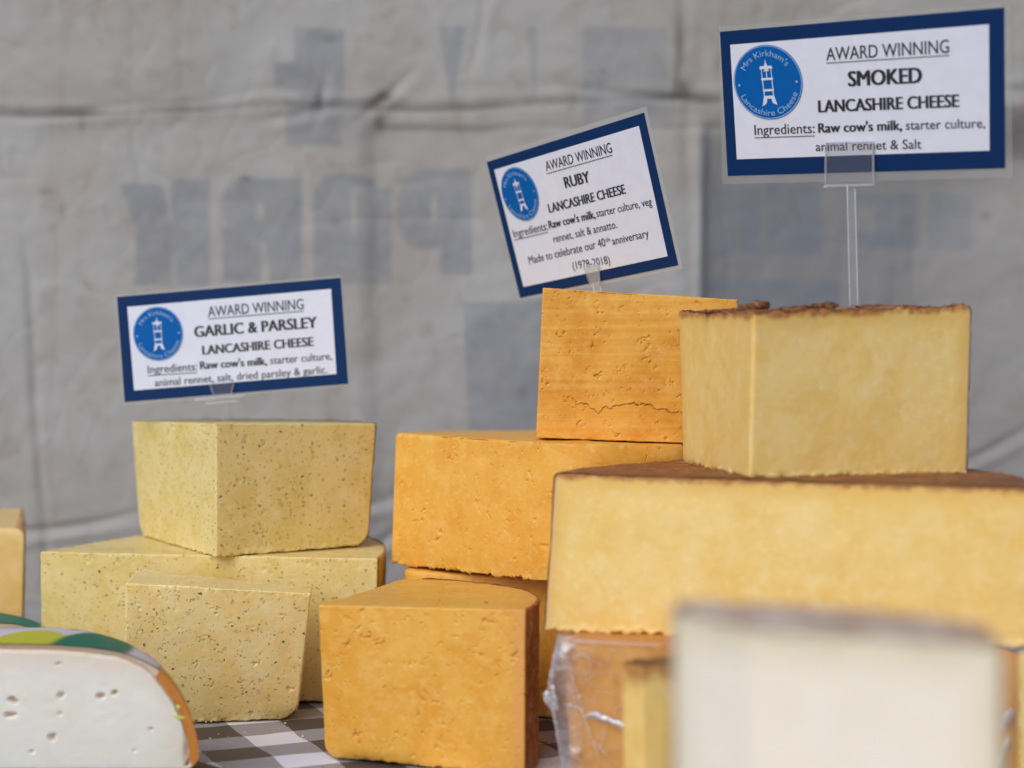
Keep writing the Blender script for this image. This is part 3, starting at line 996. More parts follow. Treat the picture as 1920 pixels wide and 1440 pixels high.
# ---- cheese cut off by the left edge of the photograph
cheese('amber_cheese', M['cheddar'],
       [dict(T=XY(-.47, 1.29, .109), B=XY(-.47, 1.29, .0005), r=.003), dict(T=P(47, 991, 1.30), B=px(41, 1.30, .0005), r=.0015, rt=.007),
        dict(T=XY(-.3955, 1.42, .109), B=XY(-.398, 1.42, .0005), r=.004)],
       [('cut', 0, 2), ('rind', .001, 1.5), ('cut', 0, 2)],
       'pale amber cheese with a thin rind cut off by the left edge of the photo', rindmat=M['cheddar_rind'], seed=67, apex=(-.46, 1.33))


# ------------------------------------------------------------------ waxed wheels
def catmull(pts, n):
    pts = np.array(pts, float)
    d = np.concatenate([[0], np.cumsum(np.linalg.norm(np.diff(pts, axis=0), axis=1))])
    t = np.linspace(0, d[-1], n)
    P0 = np.vstack([2 * pts[0] - pts[1], pts, 2 * pts[-1] - pts[-2]])
    out = np.zeros((n, 2))
    k = np.clip(np.searchsorted(d, t, side='right') - 1, 0, len(pts) - 2)
    u = ((t - d[k]) / (d[k + 1] - d[k]))[:, None]
    a, b, c, e = P0[k], P0[k + 1], P0[k + 2], P0[k + 3]
    return 0.5 * ((2 * b) + (-a + c) * u + (2 * a - 5 * b + 4 * c - e) * u ** 2 + (-a + 3 * b - 3 * c + e) * u ** 3)


def wheel_piece():
    cx, cy, cut = -.33, .925, .95
    off = cut - cy
    z0 = .0068
    prx = [(0, .0752), (.08, .0745), (.108, .0724), (.125, .0684), (.140, .0605), (.152, .0460), (.1585, .0295), (.161, .0165), (.159, .0105),
           (.152, .0075), (.13, z0), (.08, z0), (0, z0)]
    pr = catmull([(max(math.hypot(a, off), off + .0002), b) for a, b in prx], 150)
    pr[:, 0] = np.maximum(pr[:, 0], off + .0001); pr[:, 1] = np.maximum(pr[:, 1], z0)
    na = 220
    tt = np.linspace(0, 1, na)
    phi0 = np.arcsin(np.clip(off / pr[:, 0], -1, 1))
    ph = phi0[:, None] + (math.pi - 2 * phi0)[:, None] * tt[None, :]
    X = cx + pr[:, 0][:, None] * np.cos(ph); Y = cy + pr[:, 0][:, None] * np.sin(ph); Z = np.repeat(pr[:, 1][:, None], na, 1)
    v = np.stack([X, Y, Z], -1).reshape(-1, 3)
    n0 = len(v)
    f = grid_faces(len(pr), na)[:, ::-1]
    vn = vert_normals(v, [f])
    if vn[len(v) // 2][2] < 0 and False: f = f[:, ::-1]
    lim = 1.014 + (v[:, 0] + .247) * .49
    v[:, 2] += np.clip(v[:, 1] - cut, 0, .07) * .03 * smooth(.02, .06, v[:, 2])
    v[:, 1] = np.where(v[:, 0] < -.2, np.minimum(v[:, 1], lim), v[:, 1])
    v = v + vn * (0.0005 * fbm(v, 40, 2, 3))[:, None]
    root = empty('waxed_cheese', (cx + .08, cut + .05, z0), 'cut white goat cheese with orange wax rind and green label at the lower left', 'cheese')
    # wax thickness ring seen on the cut, and the paste
    outl = np.concatenate([v.reshape(len(pr), na, 3)[:, 0], v.reshape(len(pr), na, 3)[::-1, -1]])
    o2 = outl[:, [0, 2]]
    tg = np.roll(o2, -1, 0) - np.roll(o2, 1, 0)
    nn = np.stack([-tg[:, 1], tg[:, 0]], -1); nn /= np.linalg.norm(nn, axis=1, keepdims=True) + 1e-9
    cen = o2.mean(0)
    sgn = np.sign(((cen - o2) * nn).sum(1, keepdims=True)); nn = nn * sgn
    nxs = np.abs(nn[:, 0])
    th = 0.0014 + 0.0038 * smooth(.25, .85, nxs) + .0003 * vnoise(np.stack([o2[:, 0], o2[:, 1], 0 * o2[:, 0]], -1), 300, 3)
    inn = o2 + nn * th[:, None]
    k = len(outl)
    oring = outl.copy(); oring[:, 1] = cut - .0002
    iring = np.column_stack([inn[:, 0], np.full(k, cut + .0004), inn[:, 1]])
    rv = np.concatenate([v, oring, iring])
    c = np.arange(k); c2 = (c + 1) % k
    ringf = np.stack([n0 + c, n0 + c2, n0 + k + c2, n0 + k + c], -1)
    topring = nxs < .62
    mesh_np('wax_rind', rv, [f, ringf[~topring]], M['wax'], root)
    mesh_np('cut_edge', rv - np.array([0, .0001, 0]), ringf[topring], M['cut_edge'], root)
    # paste: columns between the lower and upper inner outline
    half = k // 2
    iu = inn
    order = np.argsort(iu[:, 0])
    xs = np.linspace(iu[:, 0].min() + .0004, iu[:, 0].max() - .0001, 420)
    e = (xs - xs.min()) / (xs.max() - xs.min())
    e = .5 - .5 * np.cos(math.pi * e) ; e = .5 * e + .5 * np.linspace(0, 1, 420)
    xs = xs.min() + e * (xs.max() - xs.min())
    zc = float(iu[np.argmax(iu[:, 0]), 1])
    up = iu[iu[:, 1] > zc]; dn = iu[iu[:, 1] <= zc]
    up = up[np.argsort(up[:, 0])]; dn = dn[np.argsort(dn[:, 0])]
    zu = np.interp(xs, up[:, 0], up[:, 1]); zd = np.interp(xs, dn[:, 0], dn[:, 1])
    # close the ends
    zu = np.where(xs > up[-1, 0], np.maximum(zu * 0 + zc, zc), zu)
    nv = 110
    vv = np.linspace(0, 1, nv)
    PX = np.repeat(xs[None, :], nv, 0)
    PZ = zd[None, :] * (1 - vv[:, None]) + zu[None, :] * vv[:, None]
    q = np.stack([PX, 0 * PX, PZ], -1)
    edge = np.minimum(zu[None, :] - PZ, (xs.max() - PX) * .8)
    dd = 0.0004 * fbm(q, 35, 2, 9) + .00012 * fbm(q, 300, 2, 10) + 0.0016 * smooth(.003, 0, edge) + .0006 * smooth(.004, 0, edge) * fbm(q, 500, 2, 12)
    hole = np.zeros_like(PX)
    for hx, hy, rx, ry, dp in [(21, 1312, 12, 8, 1), (19, 1341, 10, 6, 1), (113, 1302, 7, 8, .8), (187, 1306, 8, 6, .9), (214, 1299, 8, 7, 1), (97, 1382, 7, 7, .8),
                               (110, 1245, 5, 4, .6), (283, 1367, 6, 4, .5), (112, 1340, 4, 4, .3), (252, 1408, 5, 3, .3), (60, 1410, 4, 3, .3)]:
        c_ = P(hx, hy, cut)
        r = np.sqrt(((PX - c_[0]) / (.86 * rx / F * cut)) ** 2 + ((PZ - c_[2]) / (.86 * ry / F * cut)) ** 2) + .55 * vnoise(q, 420, 20)
        m = smooth(1.15, .75, r) * dp
        hole = np.maximum(hole, m)
    dd += hole * .0042
    PY = cut + .0006 + dd
    pv = np.stack([PX, PY, PZ], -1).reshape(-1, 3)
    # close the paste body behind so that light scattered inside does not leak
    back = pv.copy(); back[:, 1] = cut + .0085
    pf = grid_faces(nv, 420)
    nb = len(pv)
    idx = np.arange(nb).reshape(nv, 420)
    per = np.concatenate([idx[0, :-1], idx[:-1, -1], idx[-1, ::-1][:-1], idx[::-1, 0][:-1]])
    p2 = np.roll(per, -1)
    sf = np.stack([per, per + nb, p2 + nb, p2], -1)
    mesh_np('paste', np.concatenate([pv, back]), [pf, pf[:, ::-1] + nb, sf], M['gouda'], root,
            attrs={'rim': np.concatenate([np.where(hole > .25, np.minimum(edge, .0012), np.clip(edge, 0, 9)).ravel(), np.full(nb, 9.)]), 'rims': np.full(nb * 2, 9.)})
    # printed label lying on the top
    V3 = v.reshape(len(pr), na, 3)
    N3 = vn.reshape(len(pr), na, 3)
    fidx = f.reshape(len(pr) - 1, na - 1, 4)
    fc = v[f].mean(1).reshape(len(pr) - 1, na - 1, 3)
    pxs = 960 + fc[..., 0] / fc[..., 1] * F
    pys = HORIZON + (CAMH - fc[..., 2]) / fc[..., 1] * F
    Rr = np.hypot(fc[..., 0] - cx, fc[..., 1] - cy)
    aa = np.degrees(np.arctan2(fc[..., 1] - cy, fc[..., 0] - cx))
    keep = (fc[..., 2] > .045) & (pxs < 318 - (pys - 1232) * 1.0) & (fc[..., 1] > cut + .0005) & (aa < 178)
    lv = v + vn * .0005
    VX, VY = v[:, 0], v[:, 1]
    r_ = np.hypot(VX - cx, VY - cy)
    white = np.array(srgb(216, 206, 208)[:3]); green = np.array(srgb(24, 112, 82)[:3]); lime = np.array(srgb(204, 196, 48)[:3]); grey = np.array(srgb(150, 146, 146)[:3])
    cc = np.repeat(white[None], len(v), 0)

    def blob(x, y, rx, ry, c):
        nonlocal cc
        m = smooth(1.05, .97, np.sqrt(((VX - x) / rx) ** 2 + ((VY - y) / ry) ** 2))[:, None]
        cc = cc * (1 - m) + c[None] * m
    blob(-.300, 1.03, .060, .040, green); blob(-.305, 1.01, .052, .036, white)
    blob(-.264, .953, .021, .040, lime)
    blob(-.229, .950, .0205, .062, green)
    # small rows of print near the end of the label
    ang = np.degrees(np.arctan2(VY - cy, VX - cx))
    row = (ang > 24) & (ang < 29) & (r_ > .132) & (r_ < .150) & (np.sin(r_ * 2600) > -.1) & (vnoise(v, 900, 4) > -.3)
    cc[row] = grey
    mesh_np('label', lv, fidx[keep], M['label_print'], root, colattrs={'print': cc})
    # flecks of lime zest on the cut
    for hx, hy, rx, ry in [(334, 1327, 4, 5), (335, 1345, 11, 4)]:
        c_ = P(hx, hy, cut)
        a = np.linspace(0, 2 * math.pi, 12, endpoint=False)
        rr = 1 + .3 * np.sin(a * 3)
        o = np.column_stack([c_[0] + np.cos(a) * rx * rr / F * cut, np.full(12, cut + .0002), c_[2] + np.sin(a) * ry * rr / F * cut - np.cos(a) * rx * .3 / F * cut])
        top = o.copy(); top[:, 1] -= .0006; top[:, [0, 2]] = c_[[0, 2]] + (top[:, [0, 2]] - c_[[0, 2]]) * .6
        vs = np.concatenate([o, top, [[c_[0], cut - .0006, c_[2]]]])
        i = np.arange(12); j = (i + 1) % 12
        mesh_np('zest_fleck', vs, [np.stack([i, j, j + 12, i + 12], -1), np.stack([i + 12, j + 12, np.full(12, 24)], -1)], M['zest'], root)


M['cut_edge'] = simple('cream_cut_edge', srgb(226, 204, 180), 0.6)
M['zest'] = simple('lime_zest', srgb(222, 222, 110), 0.5)
wheel_piece()


def wheel_behind():
    cx, cy, Rr, zt = -.402, 1.165, .106, .0530
    prof = [(.0005, zt), (.06, zt), (.078, zt - .002), (.092, zt - .008), (.101, zt - .018), (.1055, zt - .030), (.104, .010), (.098, .003), (.08, .0008), (.0005, .0008)]
    pr = catmull(prof, 70)
    pr[:, 0] = np.maximum(pr[:, 0], .0004)
    na = 160
    ph = np.linspace(0, 2 * math.pi, na, endpoint=False)
    v = np.stack([cx + pr[:, 0][:, None] * np.cos(ph), cy + pr[:, 0][:, None] * np.sin(ph), np.repeat(pr[:, 1][:, None], na, 1)], -1).reshape(-1, 3)
    f = grid_faces(len(pr), na, True)[:, ::-1]
    vn = vert_normals(v, [f])
    v = v + vn * (0.0004 * fbm(v, 40, 2, 13))[:, None]
    root = empty('waxed_cheese', (cx, cy, 0), 'beige waxed cheese with a green topped label behind the cut white cheese', 'cheese')
    mesh_np('wax_rind', v, [f], M['beige_wax'], root)
    rings = np.repeat(pr[:, 0][:, None], na, 1).ravel(); zz = np.repeat(pr[:, 1][:, None], na, 1).ravel()
    fr = rings[f].mean(1); fz = zz[f].mean(1)
    fa = np.degrees(np.arctan2(v[f][:, :, 1].mean(1) - cy, v[f][:, :, 0].mean(1) - cx))
    keep = (fr < .088) & (fz > zt - .012) & (fr > .060) & (fa > 5) & (fa < 150)
    cc = np.repeat(np.array(srgb(44, 120, 96)[:3])[None], len(v), 0)
    mesh_np('label', v + vn * .0004, f[keep], M['label_print'], root, colattrs={'print': cc})


wheel_behind()


# ------------------------------------------------------------------ dark board under the waxed cheese
def prism(name, pts, z0, z1, mat, parent=None, origin=None):
    k = len(pts)
    b = np.column_stack([pts, np.full(k, z0)]); t = np.column_stack([pts, np.full(k, z1)])
    i = np.arange(k); j = (i + 1) % k
    v = np.concatenate([b, t, [[*np.mean(pts, 0), z0]], [[*np.mean(pts, 0), z1]]])
    f = [np.stack([i, j, j + k, i + k], -1), np.stack([i + k, j + k, np.full(k, 2 * k + 1)], -1), np.stack([j, i, np.full(k, 2 * k)], -1)]
    return mesh_np(name, v, f, mat, parent, smooth_shade=False, origin=origin)


n = NT('dark_slate')
sv = n.obj((30, 120, 120))
sn = n.noise(sv, 1.0, 4, .6)
n.principled(n.mix(n.ramp(sn, .35, .65), srgb(54, 54, 46), srgb(34, 34, 30)), .55, n.bump(sn, .4, .001))
M['slate'] = n.m
bp = np.array([(-.46, .78), (-.108, .78), (-.108, .900), (-.150, .951), (-.190, .992), (-.235, 1.03), (-.30, 1.045), (-.46, 1.05)])
o = prism('cheese_board', bp, .0008, .0062, M['slate'], origin=(-.28, .9, 0))
tag(o, 'dark slate board under the waxed white cheese at the lower left', 'board')


# ------------------------------------------------------------------ cling film round the wrapped cheese
def tube(pts, rad, seg=8, flat=(1, 1)):
    pts = np.array(pts, float)
    n = len(pts)
    rad = np.broadcast_to(rad, (n,))
    tg = np.gradient(pts, axis=0); tg /= np.linalg.norm(tg, axis=1, keepdims=True) + 1e-9
    up = np.array([0, 1.0, 0])
    s = np.cross(tg, up); s /= np.linalg.norm(s, axis=1, keepdims=True) + 1e-9
    u = np.cross(s, tg)
    a = np.linspace(0, 2 * math.pi, seg, endpoint=False)
    ring = pts[:, None] + rad[:, None, None] * (np.cos(a)[None, :, None] * s[:, None] * flat[0] + np.sin(a)[None, :, None] * u[:, None] * flat[1])
    v = ring.reshape(-1, 3)
    v = np.concatenate([v, pts[:1], pts[-1:]])
    i = np.arange(seg); j = (i + 1) % seg
    f = [grid_faces(n, seg, True), np.stack([j, i, np.full(seg, n * seg)], -1), np.stack([i + (n - 1) * seg, j + (n - 1) * seg, np.full(seg, n * seg + 1)], -1)]
    return v, f


def polyline(pts, n):
    pts = np.array(pts, float)
    d = np.concatenate([[0], np.cumsum(np.linalg.norm(np.diff(pts, axis=0), axis=1))])
    t = np.linspace(0, d[-1], n)
    return np.stack([np.interp(t, d, pts[:, k]) for k in range(pts.shape[1])], -1)


def film():
    A = px(1050, .93, 0); B = px(1900, .84, 0)

    def frontY(pxx):
        k = (pxx - 960) / F
        # ray x = k*Y against the line A-B
        dx, dy = B[0] - A[0], B[1] - A[1]
        s = (k * A[1] - A[0]) / (dx - k * dy)
        return A[1] + s * dy

    root = [o for o in bpy.data.objects if o.name == 'wrapped_cheese'][0]
    # shell of film: front and left side
    xs_side = np.linspace(0, 1, 60)
    fr = np.linspace(0, 1, 240)
    nzz = 90
    zz = np.linspace(0.0008, .084, nzz)
    left = XY(.078, 1.052, 0)
    Vv = []; Fo = []
    for z in zz:
        t = z / .083
        bow = .0055 * math.sin(math.pi * np.clip(t, 0, 1)) ** .8 * (1 if t > .5 else .85)
        cornerx = (1 - t) * px(1074, .93, 0)[0] + t * px(1050, .93, 0)[0]
        cpt = np.array([cornerx - .0012 - bow, .9285])
        lpt = np.array([left[0] - .003, left[1]])
        rowl = lpt[None] + (cpt - lpt)[None] * xs_side[:, None]
        fpt = np.array([cornerx + .004, .9275])
        bpt = np.array([B[0] + .003, B[1] - .0022])
        rowf = fpt[None] + (bpt - fpt)[None] * fr[:, None]
        row = np.concatenate([rowl, rowf])
        Vv.append(np.column_stack([row, np.full(len(row), z)]))
        wl = np.concatenate([.25 + .35 * xs_side ** 3, .5 * np.exp(-fr / .02)])
        Fo.append(wl)
    V = np.array(Vv); Fo = np.array(Fo)
    q = V.reshape(-1, 3)
    rid = 1 - np.abs(vnoise(q * np.array([1, 1, .35]), 170, 4))
    rid2 = 1 - np.abs(vnoise(q * np.array([.6, 1, 1]), 60, 6))
    nrm = np.array([-.3, -1, 0]); nrm /= np.linalg.norm(nrm)
    fo = Fo.ravel()
    amp = .0004 + .0018 * smooth(.1, .5, fo)
    q = q + nrm[None] * ((rid ** 4) * amp + .0006 * rid2 ** 6)[:, None]
    side = smooth(.1, .4, fo)
    foldv = fo * (.4 + .6 * smooth(.75, .95, rid)) * (.55 + .45 * side) + .14 * smooth(.93, 1.0, rid2) * (1 - side)
    # gathered fan of creases at the top left corner
    pxs = 960 + q[:, 0] / q[:, 1] * F; pys = HORIZON + (CAMH - q[:, 2]) / q[:, 1] * F
    an = np.degrees(np.arctan2(pys - 1200, pxs - 1045)); rr = np.hypot(pxs - 1045, pys - 1200)
    foldv += .28 * smooth(80, 20, rr) * smooth(.2, .9, np.sin(R(1) * an * 26)) + .12 * smooth(70, 10, rr)
    mesh_np('cling_film', q, grid_faces(nzz, V.shape[1]), M['film'], root, attrs={'fold': np.clip(foldv, 0, 1)})
    fp = [o for o in bpy.data.objects if o.name == 'cling_film'][0]

    def fold(pp, w, n=40, seed=0, flat=(1, .35), amt=.8):
        pl = polyline(pp, n)
        pts = np.array([P(a, b, frontY(a) - .0024) if a > 1052 else P(a, b, .9262) for a, b in pl])
        pts += .0003 * np.stack([vnoise(pts, 240, seed), 0 * pts[:, 0], vnoise(pts, 240, seed + 3)], -1)
        e = np.linspace(0, 1, n)
        rad = w * (.6 + .5 * np.abs(vnoise(pts, 300, seed + 5))) * np.clip(np.minimum(e, 1 - e) * 10, .15, 1)
        v, f = tube(pts, rad, 8, flat)
        v = v + .0003 * np.stack([vnoise(v, 700, seed + k) for k in (11, 12, 13)], -1)
        mesh_np('film_fold', v, f, M['film'], root, attrs={'fold': np.full(len(v), amt)})

    fold([(1098, 1341), (1115, 1340), (1140, 1350), (1185, 1366)], .0019, 60, 1, (1, .4), .95)
    fold([(1092, 1346), (1100, 1342)], .0009, 10, 2)
    fold([(1054, 1322), (1066, 1321), (1080, 1326), (1093, 1333)], .0004, 30, 3, (1, .5), .8)
    fold([(1050, 1206), (1062, 1240), (1076, 1280), (1085, 1312), (1094, 1345), (1108, 1380), (1120, 1410), (1123, 1440)], .0005, 80, 4, (1, .3), .35)
    fold([(1136, 1362), (1130, 1385), (1124, 1405)], .0004, 30, 5, (1, .5), .4)
    fold([(1121, 1399), (1127, 1403)], .0008, 8, 6, (1, .6), .9)
    fold([(1086, 1304), (1089, 1308)], .0007, 8, 7, (1, .6), .7)
    fold([(1046, 1206), (1036, 1245), (1030, 1280), (1027, 1300), (1037, 1330), (1044, 1370), (1052, 1410), (1060, 1450)], .0009, 80, 8, (1, .5), .7)
    fold([(1050, 1215), (1040, 1250), (1036, 1275), (1034, 1295)], .0007, 40, 9, (1, .5), .55)
    rng = np.random.default_rng(5)
    vs, fs, nb_ = [], [], 0
    for k in range(34):
        a0 = 1056 + 106 * rng.random() ** 1.3; b0 = 1215 + 230 * rng.random()
        an_ = rng.choice([1.2, 1.9, .25, 2.6]) + .35 * rng.standard_normal(); L_ = 14 + 34 * rng.random()
        pl = polyline([(a0, b0), (a0 + L_ * .5 * math.cos(an_), b0 + L_ * .5 * math.sin(an_) + 2 * rng.standard_normal()), (a0 + L_ * math.cos(an_), b0 + L_ * math.sin(an_))], 10)
        pts = np.array([P(a, b, frontY(a) - .0026) for a, b in pl])
        v, f = tube(pts, .00022 * np.sin(np.linspace(.15, 3.0, 10)), 5, (1, .5))
        vs.append(v); fs += [g + nb_ for g in f]; nb_ += len(v)
    o_ = mesh_np('film_crease', np.concatenate(vs), fs, M['film'], root, attrs={'fold': np.full(nb_, .45)})
    o_['kind'] = 'stuff'
    # twisted knot of film at the corner
    fold([(1024, 1296), (1030, 1308), (1040, 1322), (1049, 1332)], .0022, 30, 10, (1, .6), .95)
    fold([(1036, 1284), (1038, 1300), (1044, 1318)], .0014, 24, 11, (1, .6), .9)
    fold([(1022, 1302), (1026, 1316), (1034, 1328)], .0011, 20, 12, (1, .6), .85)
    fold([(1058, 1200), (1100, 1203), (1160, 1206), (1240, 1210)], .0004, 60, 13, (1, .5), .55)
    fold([(1900, 1330), (1888, 1350), (1880, 1372)], .0022, 30, 14, (1, .5), .9)
    fold([(1894, 1380), (1884, 1410), (1872, 1440)], .0016, 30, 15, (1, .5), .8)


film()


# ------------------------------------------------------------------ price cards
def text_mesh(txt, bold=0.0):
    cu = bpy.data.curves.new('lettering', 'FONT')
    cu.body = txt
    cu.size = 1.0
    cu.offset = bold
    cu.resolution_u = 3
    ob = bpy.data.objects.new('lettering', cu)
    col.objects.link(ob)
    dg = bpy.context.evaluated_depsgraph_get()
    me = bpy.data.meshes.new_from_object(ob.evaluated_get(dg))
    co = np.zeros(len(me.vertices) * 3)
    me.vertices.foreach_get('co', co)
    co = co.reshape(-1, 3)[:, :2]
    me.calc_loop_triangles()
    tr = np.zeros(len(me.loop_triangles) * 3, dtype=np.int32)
    me.loop_triangles.foreach_get('vertices', tr)
    bpy.data.meshes.remove(me)
    bpy.data.objects.remove(ob)
    bpy.data.curves.remove(cu)
    return co, tr.reshape(-1, 3)


CAP = None


def price_card(corn, lam, Ys, white, crop, lines, logo, label, stem, clip, holder_seed=0):
    """corn: the four blue corners (photo pixels) with their distances Ys"""
    global CAP
    pts = [P(a, b, y) for (a, b), y in zip(corn, Ys)]
    O = pts[0]
    U = (pts[1] - pts[0] + pts[2] - pts[3]) / 2
    V = (pts[3] - pts[0] + pts[2] - pts[1]) / 2
    nr = np.cross(U, V); nr /= np.linalg.norm(nr)
    if nr[1] > 0: nr = -nr                      # towards the camera
    Uh = U / np.linalg.norm(U)
    Vh = V - Uh * (V @ Uh); Vh /= np.linalg.norm(Vh)
    camp = np.array([0, 0, CAMH])
    Mi = np.linalg.inv(np.array([U, V, nr]).T)

    def uv(a, b):
        d = np.array([(a - 960) / F, 1, -(b - HORIZON) / F])
        s = ((O - camp) @ nr) / (d @ nr)
        return (Mi @ (camp + d * s - O))[:2]

    def W(u, v_, h=0.0): return O + u * U + v_ * V + nr * h
    base = stem['base']
    root = empty('price_card', base, label, 'price card', 'printed cheese cards on clear holders')

    def sheet(name, quad_uv, h0, h1, mat, par=root):
        q = [W(a, b, h0) for a, b in quad_uv] + [W(a, b, h1) for a, b in quad_uv]
        k = len(quad_uv)
        i = np.arange(k); j = (i + 1) % k
        f = [np.stack([i, j, j + k, i + k], -1)]
        c0 = np.mean(q[:k], axis=0); c1 = np.mean(q[k:], axis=0)
        q = np.array(q + [c0, c1])
        f += [np.stack([i + k, j + k, np.full(k, 2 * k + 1)], -1), np.stack([j, i, np.full(k, 2 * k)], -1)]
        return mesh_np(name, q, f, mat, par, smooth_shade=False)

    sheet('laminate', [uv(*c) for c in lam], -.0005, 0, M['laminate'])
    sheet('card', [(0, 0), (1, 0), (1, 1), (0, 1)], 0.0001, .0004, M['card_blue'])
    sheet('white_panel', [uv(*c) for c in white], .0004, .0006, M['card_white'])
    s_, ox, oy = crop
    if CAP is None:
        co, _ = text_mesh('H')
        CAP = co[:, 1].max() - co[:, 1].min()
    allv, allf, nb = [], [], 0

    def place(co, tr, a, b, cap, lift=0.0):
        nonlocal nb
        ua = uv(*a); ub = uv(*b)
        w = co[:, 0].max() - co[:, 0].min()
        vm = ua[1]; slope = (ub[1] - ua[1])
        sx = (ub[0] - ua[0]) / w
        t = (co[:, 0] - co[:, 0].min()) / w
        mid = ((a[0] + b[0]) / 2, (a[1] + b[1]) / 2)
        hv = (uv(*mid)[1] - uv(mid[0], mid[1] - cap)[1]) / CAP
        uu = ua[0] + (co[:, 0] - co[:, 0].min()) * sx
        vv = vm + slope * t - co[:, 1] * hv
        allv.append(np.array([W(x, y, .0008 + lift) for x, y in zip(uu, vv)]))
        allf.append(tr + nb); nb += len(co)

    def bar(a, b, th):
        nonlocal nb
        q = [uv(*a), uv(*b), uv(b[0], b[1] + th), uv(a[0], a[1] + th)]
        allv.append(np.array([W(x, y, .0009) for x, y in q])); allf.append(np.array([[0, 1, 2], [0, 2, 3]]) + nb); nb += 4

    for L in lines:
        txt, a, b, cap, bold, ul = L
        a = (a[0] / s_ + ox, a[1] / s_ + oy); b = (b[0] / s_ + ox, b[1] / s_ + oy); cap = cap / s_
        co, tr = text_mesh(txt)
        wd = {0: .018}.get(bold, bold * 2.0)
        dx = wd / (co[:, 0].max() - co[:, 0].min())
        for k_, m_ in enumerate((-1, 0, 1) if bold else (-.5, .5)):
            place(co, tr, (a[0] + (b[0] - a[0]) * dx * m_, a[1] + (b[1] - a[1]) * dx * m_), (b[0] + (b[0] - a[0]) * dx * m_, b[1] + (b[1] - a[1]) * dx * m_), cap, k_ * .00003)
        if ul:
            g = 10 / s_ * (1 if ul == 1 else ul)
            bar((a[0], a[1] + g), (b[0], b[1] + g), 1.4)
    mesh_np('lettering', np.concatenate(allv), np.concatenate(allf), M['ink'], root, smooth_shade=False)
    # emblem
    (lx, ly), ra, rb = logo
    lc = uv(lx / s_ + ox, ly / s_ + oy)
    C = W(*lc)

    def E(x, y, h):  # local emblem coordinates, y up, in units of the radius
        return C + Uh * (x * ra) - Vh * (y * rb) + nr * h
    k = 64
    a = np.linspace(0, 2 * math.pi, k, endpoint=False)
    q = np.array([E(math.cos(t), math.sin(t), .0007) for t in a] + [E(math.cos(t), math.sin(t), .0010) for t in a] + [E(0, 0, .0010)])
    i = np.arange(k); j = (i + 1) % k
    em = mesh_np('emblem', q, [np.stack([i, j, j + k, i + k], -1), np.stack([i + k, j + k, np.full(k, 2 * k)], -1)], M['logo_blue'], root, smooth_shade=False)
    # pale rim line
    q = np.array([E(math.cos(t) * r, math.sin(t) * r, .0011) for r in (.965, .985) for t in a])
    ev, ef, eb = [q], [np.stack([i, j, j + k, i + k], -1)], 2 * k
    tv, tf, tb = [], [], 0
    for txt, a0, a1, inner, top in (("Mrs Kirkham's", 150, 34, .70, True), ("Lancashire Cheese", 202, 338, .90, False)):
        co, tr = text_mesh(txt)
        co = co.copy(); co[:, 0] -= co[:, 0].min(); w = co[:, 0].max()
        t = co[:, 0] / w
        an = np.radians(a0 + (a1 - a0) * t)
        hh = co[:, 1] / CAP * .16
        r = inner + hh if top else inner - hh
        tv.append(np.array([E(math.cos(p_) * r_, math.sin(p_) * r_, .0013) for p_, r_ in zip(an, r)]))
        tf.append(tr + tb); tb += len(co)
    for sx in (-1, 1):
        kk = 10
        aa = np.linspace(0, 2 * math.pi, kk, endpoint=False)
        tv.append(np.array([E(sx * .84 + .035 * math.cos(t), -.03 + .035 * math.sin(t), .0013) for t in aa] + [E(sx * .84, -.03, .0013)]))
        ii = np.arange(kk); tf.append(np.stack([ii, (ii + 1) % kk, np.full(kk, kk)], -1) + tb); tb += kk + 1
    mesh_np('emblem_lettering', np.concatenate(tv), np.concatenate(tf), M['logo_pale'], em, smooth_shade=False)
    # the small lighthouse-like tower
    polys = [[(-.02, .52), (0, .62), (.02, .52)], [(-.05, .44), (-.015, .54), (.015, .54), (.05, .44)], [(-.19, .36), (-.17, .44), (.17, .44), (.19, .36)],
             [(-.09, .30), (-.03, .36), (.05, .36), (.09, .30)],
             [(-.15, .12), (-.15, .36), (-.13, .36), (-.13, .12)], [(.13, .12), (.13, .36), (.15, .36), (.15, .12)], [(-.012, .12), (-.012, .36), (.012, .36), (.012, .12)],
             [(-.17, .06), (-.17, .12), (.17, .12), (.17, .06)], [(-.15, -.22), (-.15, .06), (-.125, .06), (-.125, -.22)], [(.125, -.22), (.125, .06), (.15, .06), (.15, -.22)],
             [(-.16, -.24), (-.16, -.18), (.16, -.18), (.16, -.24)], [(-.145, -.40), (-.145, -.24), (-.12, -.24), (-.12, -.40)], [(.12, -.40), (.12, -.24), (.145, -.24), (.145, -.40)],
             [(-.17, -.44), (-.15, -.36), (.15, -.36), (.17, -.44)], [(-.22, -.64), (-.17, -.44), (-.06, -.44), (-.09, -.56)], [(.09, -.56), (.06, -.44), (.17, -.44), (.22, -.62)]]
    vs, fs, b0 = [], [], 0
    for pl in polys:
        for x, y in pl: vs.append(E(x, y, .0013))
        for m in range(1, len(pl) - 1): fs.append((b0, b0 + m, b0 + m + 1))
        b0 += len(pl)
    mesh_np('tower_print', np.array(vs), np.array(fs), M['logo_white'], em, smooth_shade=False)
    mesh_np('emblem_rim', np.concatenate(ev), ef, M['logo_pale'], em, smooth_shade=False)
    # holder: clip over the lower edge of the card and a stem into the cheese
    cm = [W(*uv(*c_), .0016) for c_ in clip]
    cm2 = [W(*uv(*c_), .0028) for c_ in clip]
    kq = len(clip)
    i = np.arange(kq); j = (i + 1) % kq
    q = np.array(cm + cm2)
    quad = np.array([[0, 1, 2, 3]])
    mesh_np('clip_plate', q, [np.stack([i, j, j + kq, i + kq], -1), quad, quad[:, ::-1] + kq], M['clear'], root, smooth_shade=False)
    loop = polyline([W(*uv(*c_), .0022) for c_ in clip + clip[:1]], 80)
    v, f = tube(loop, stem.get('rim', .0006), 8)
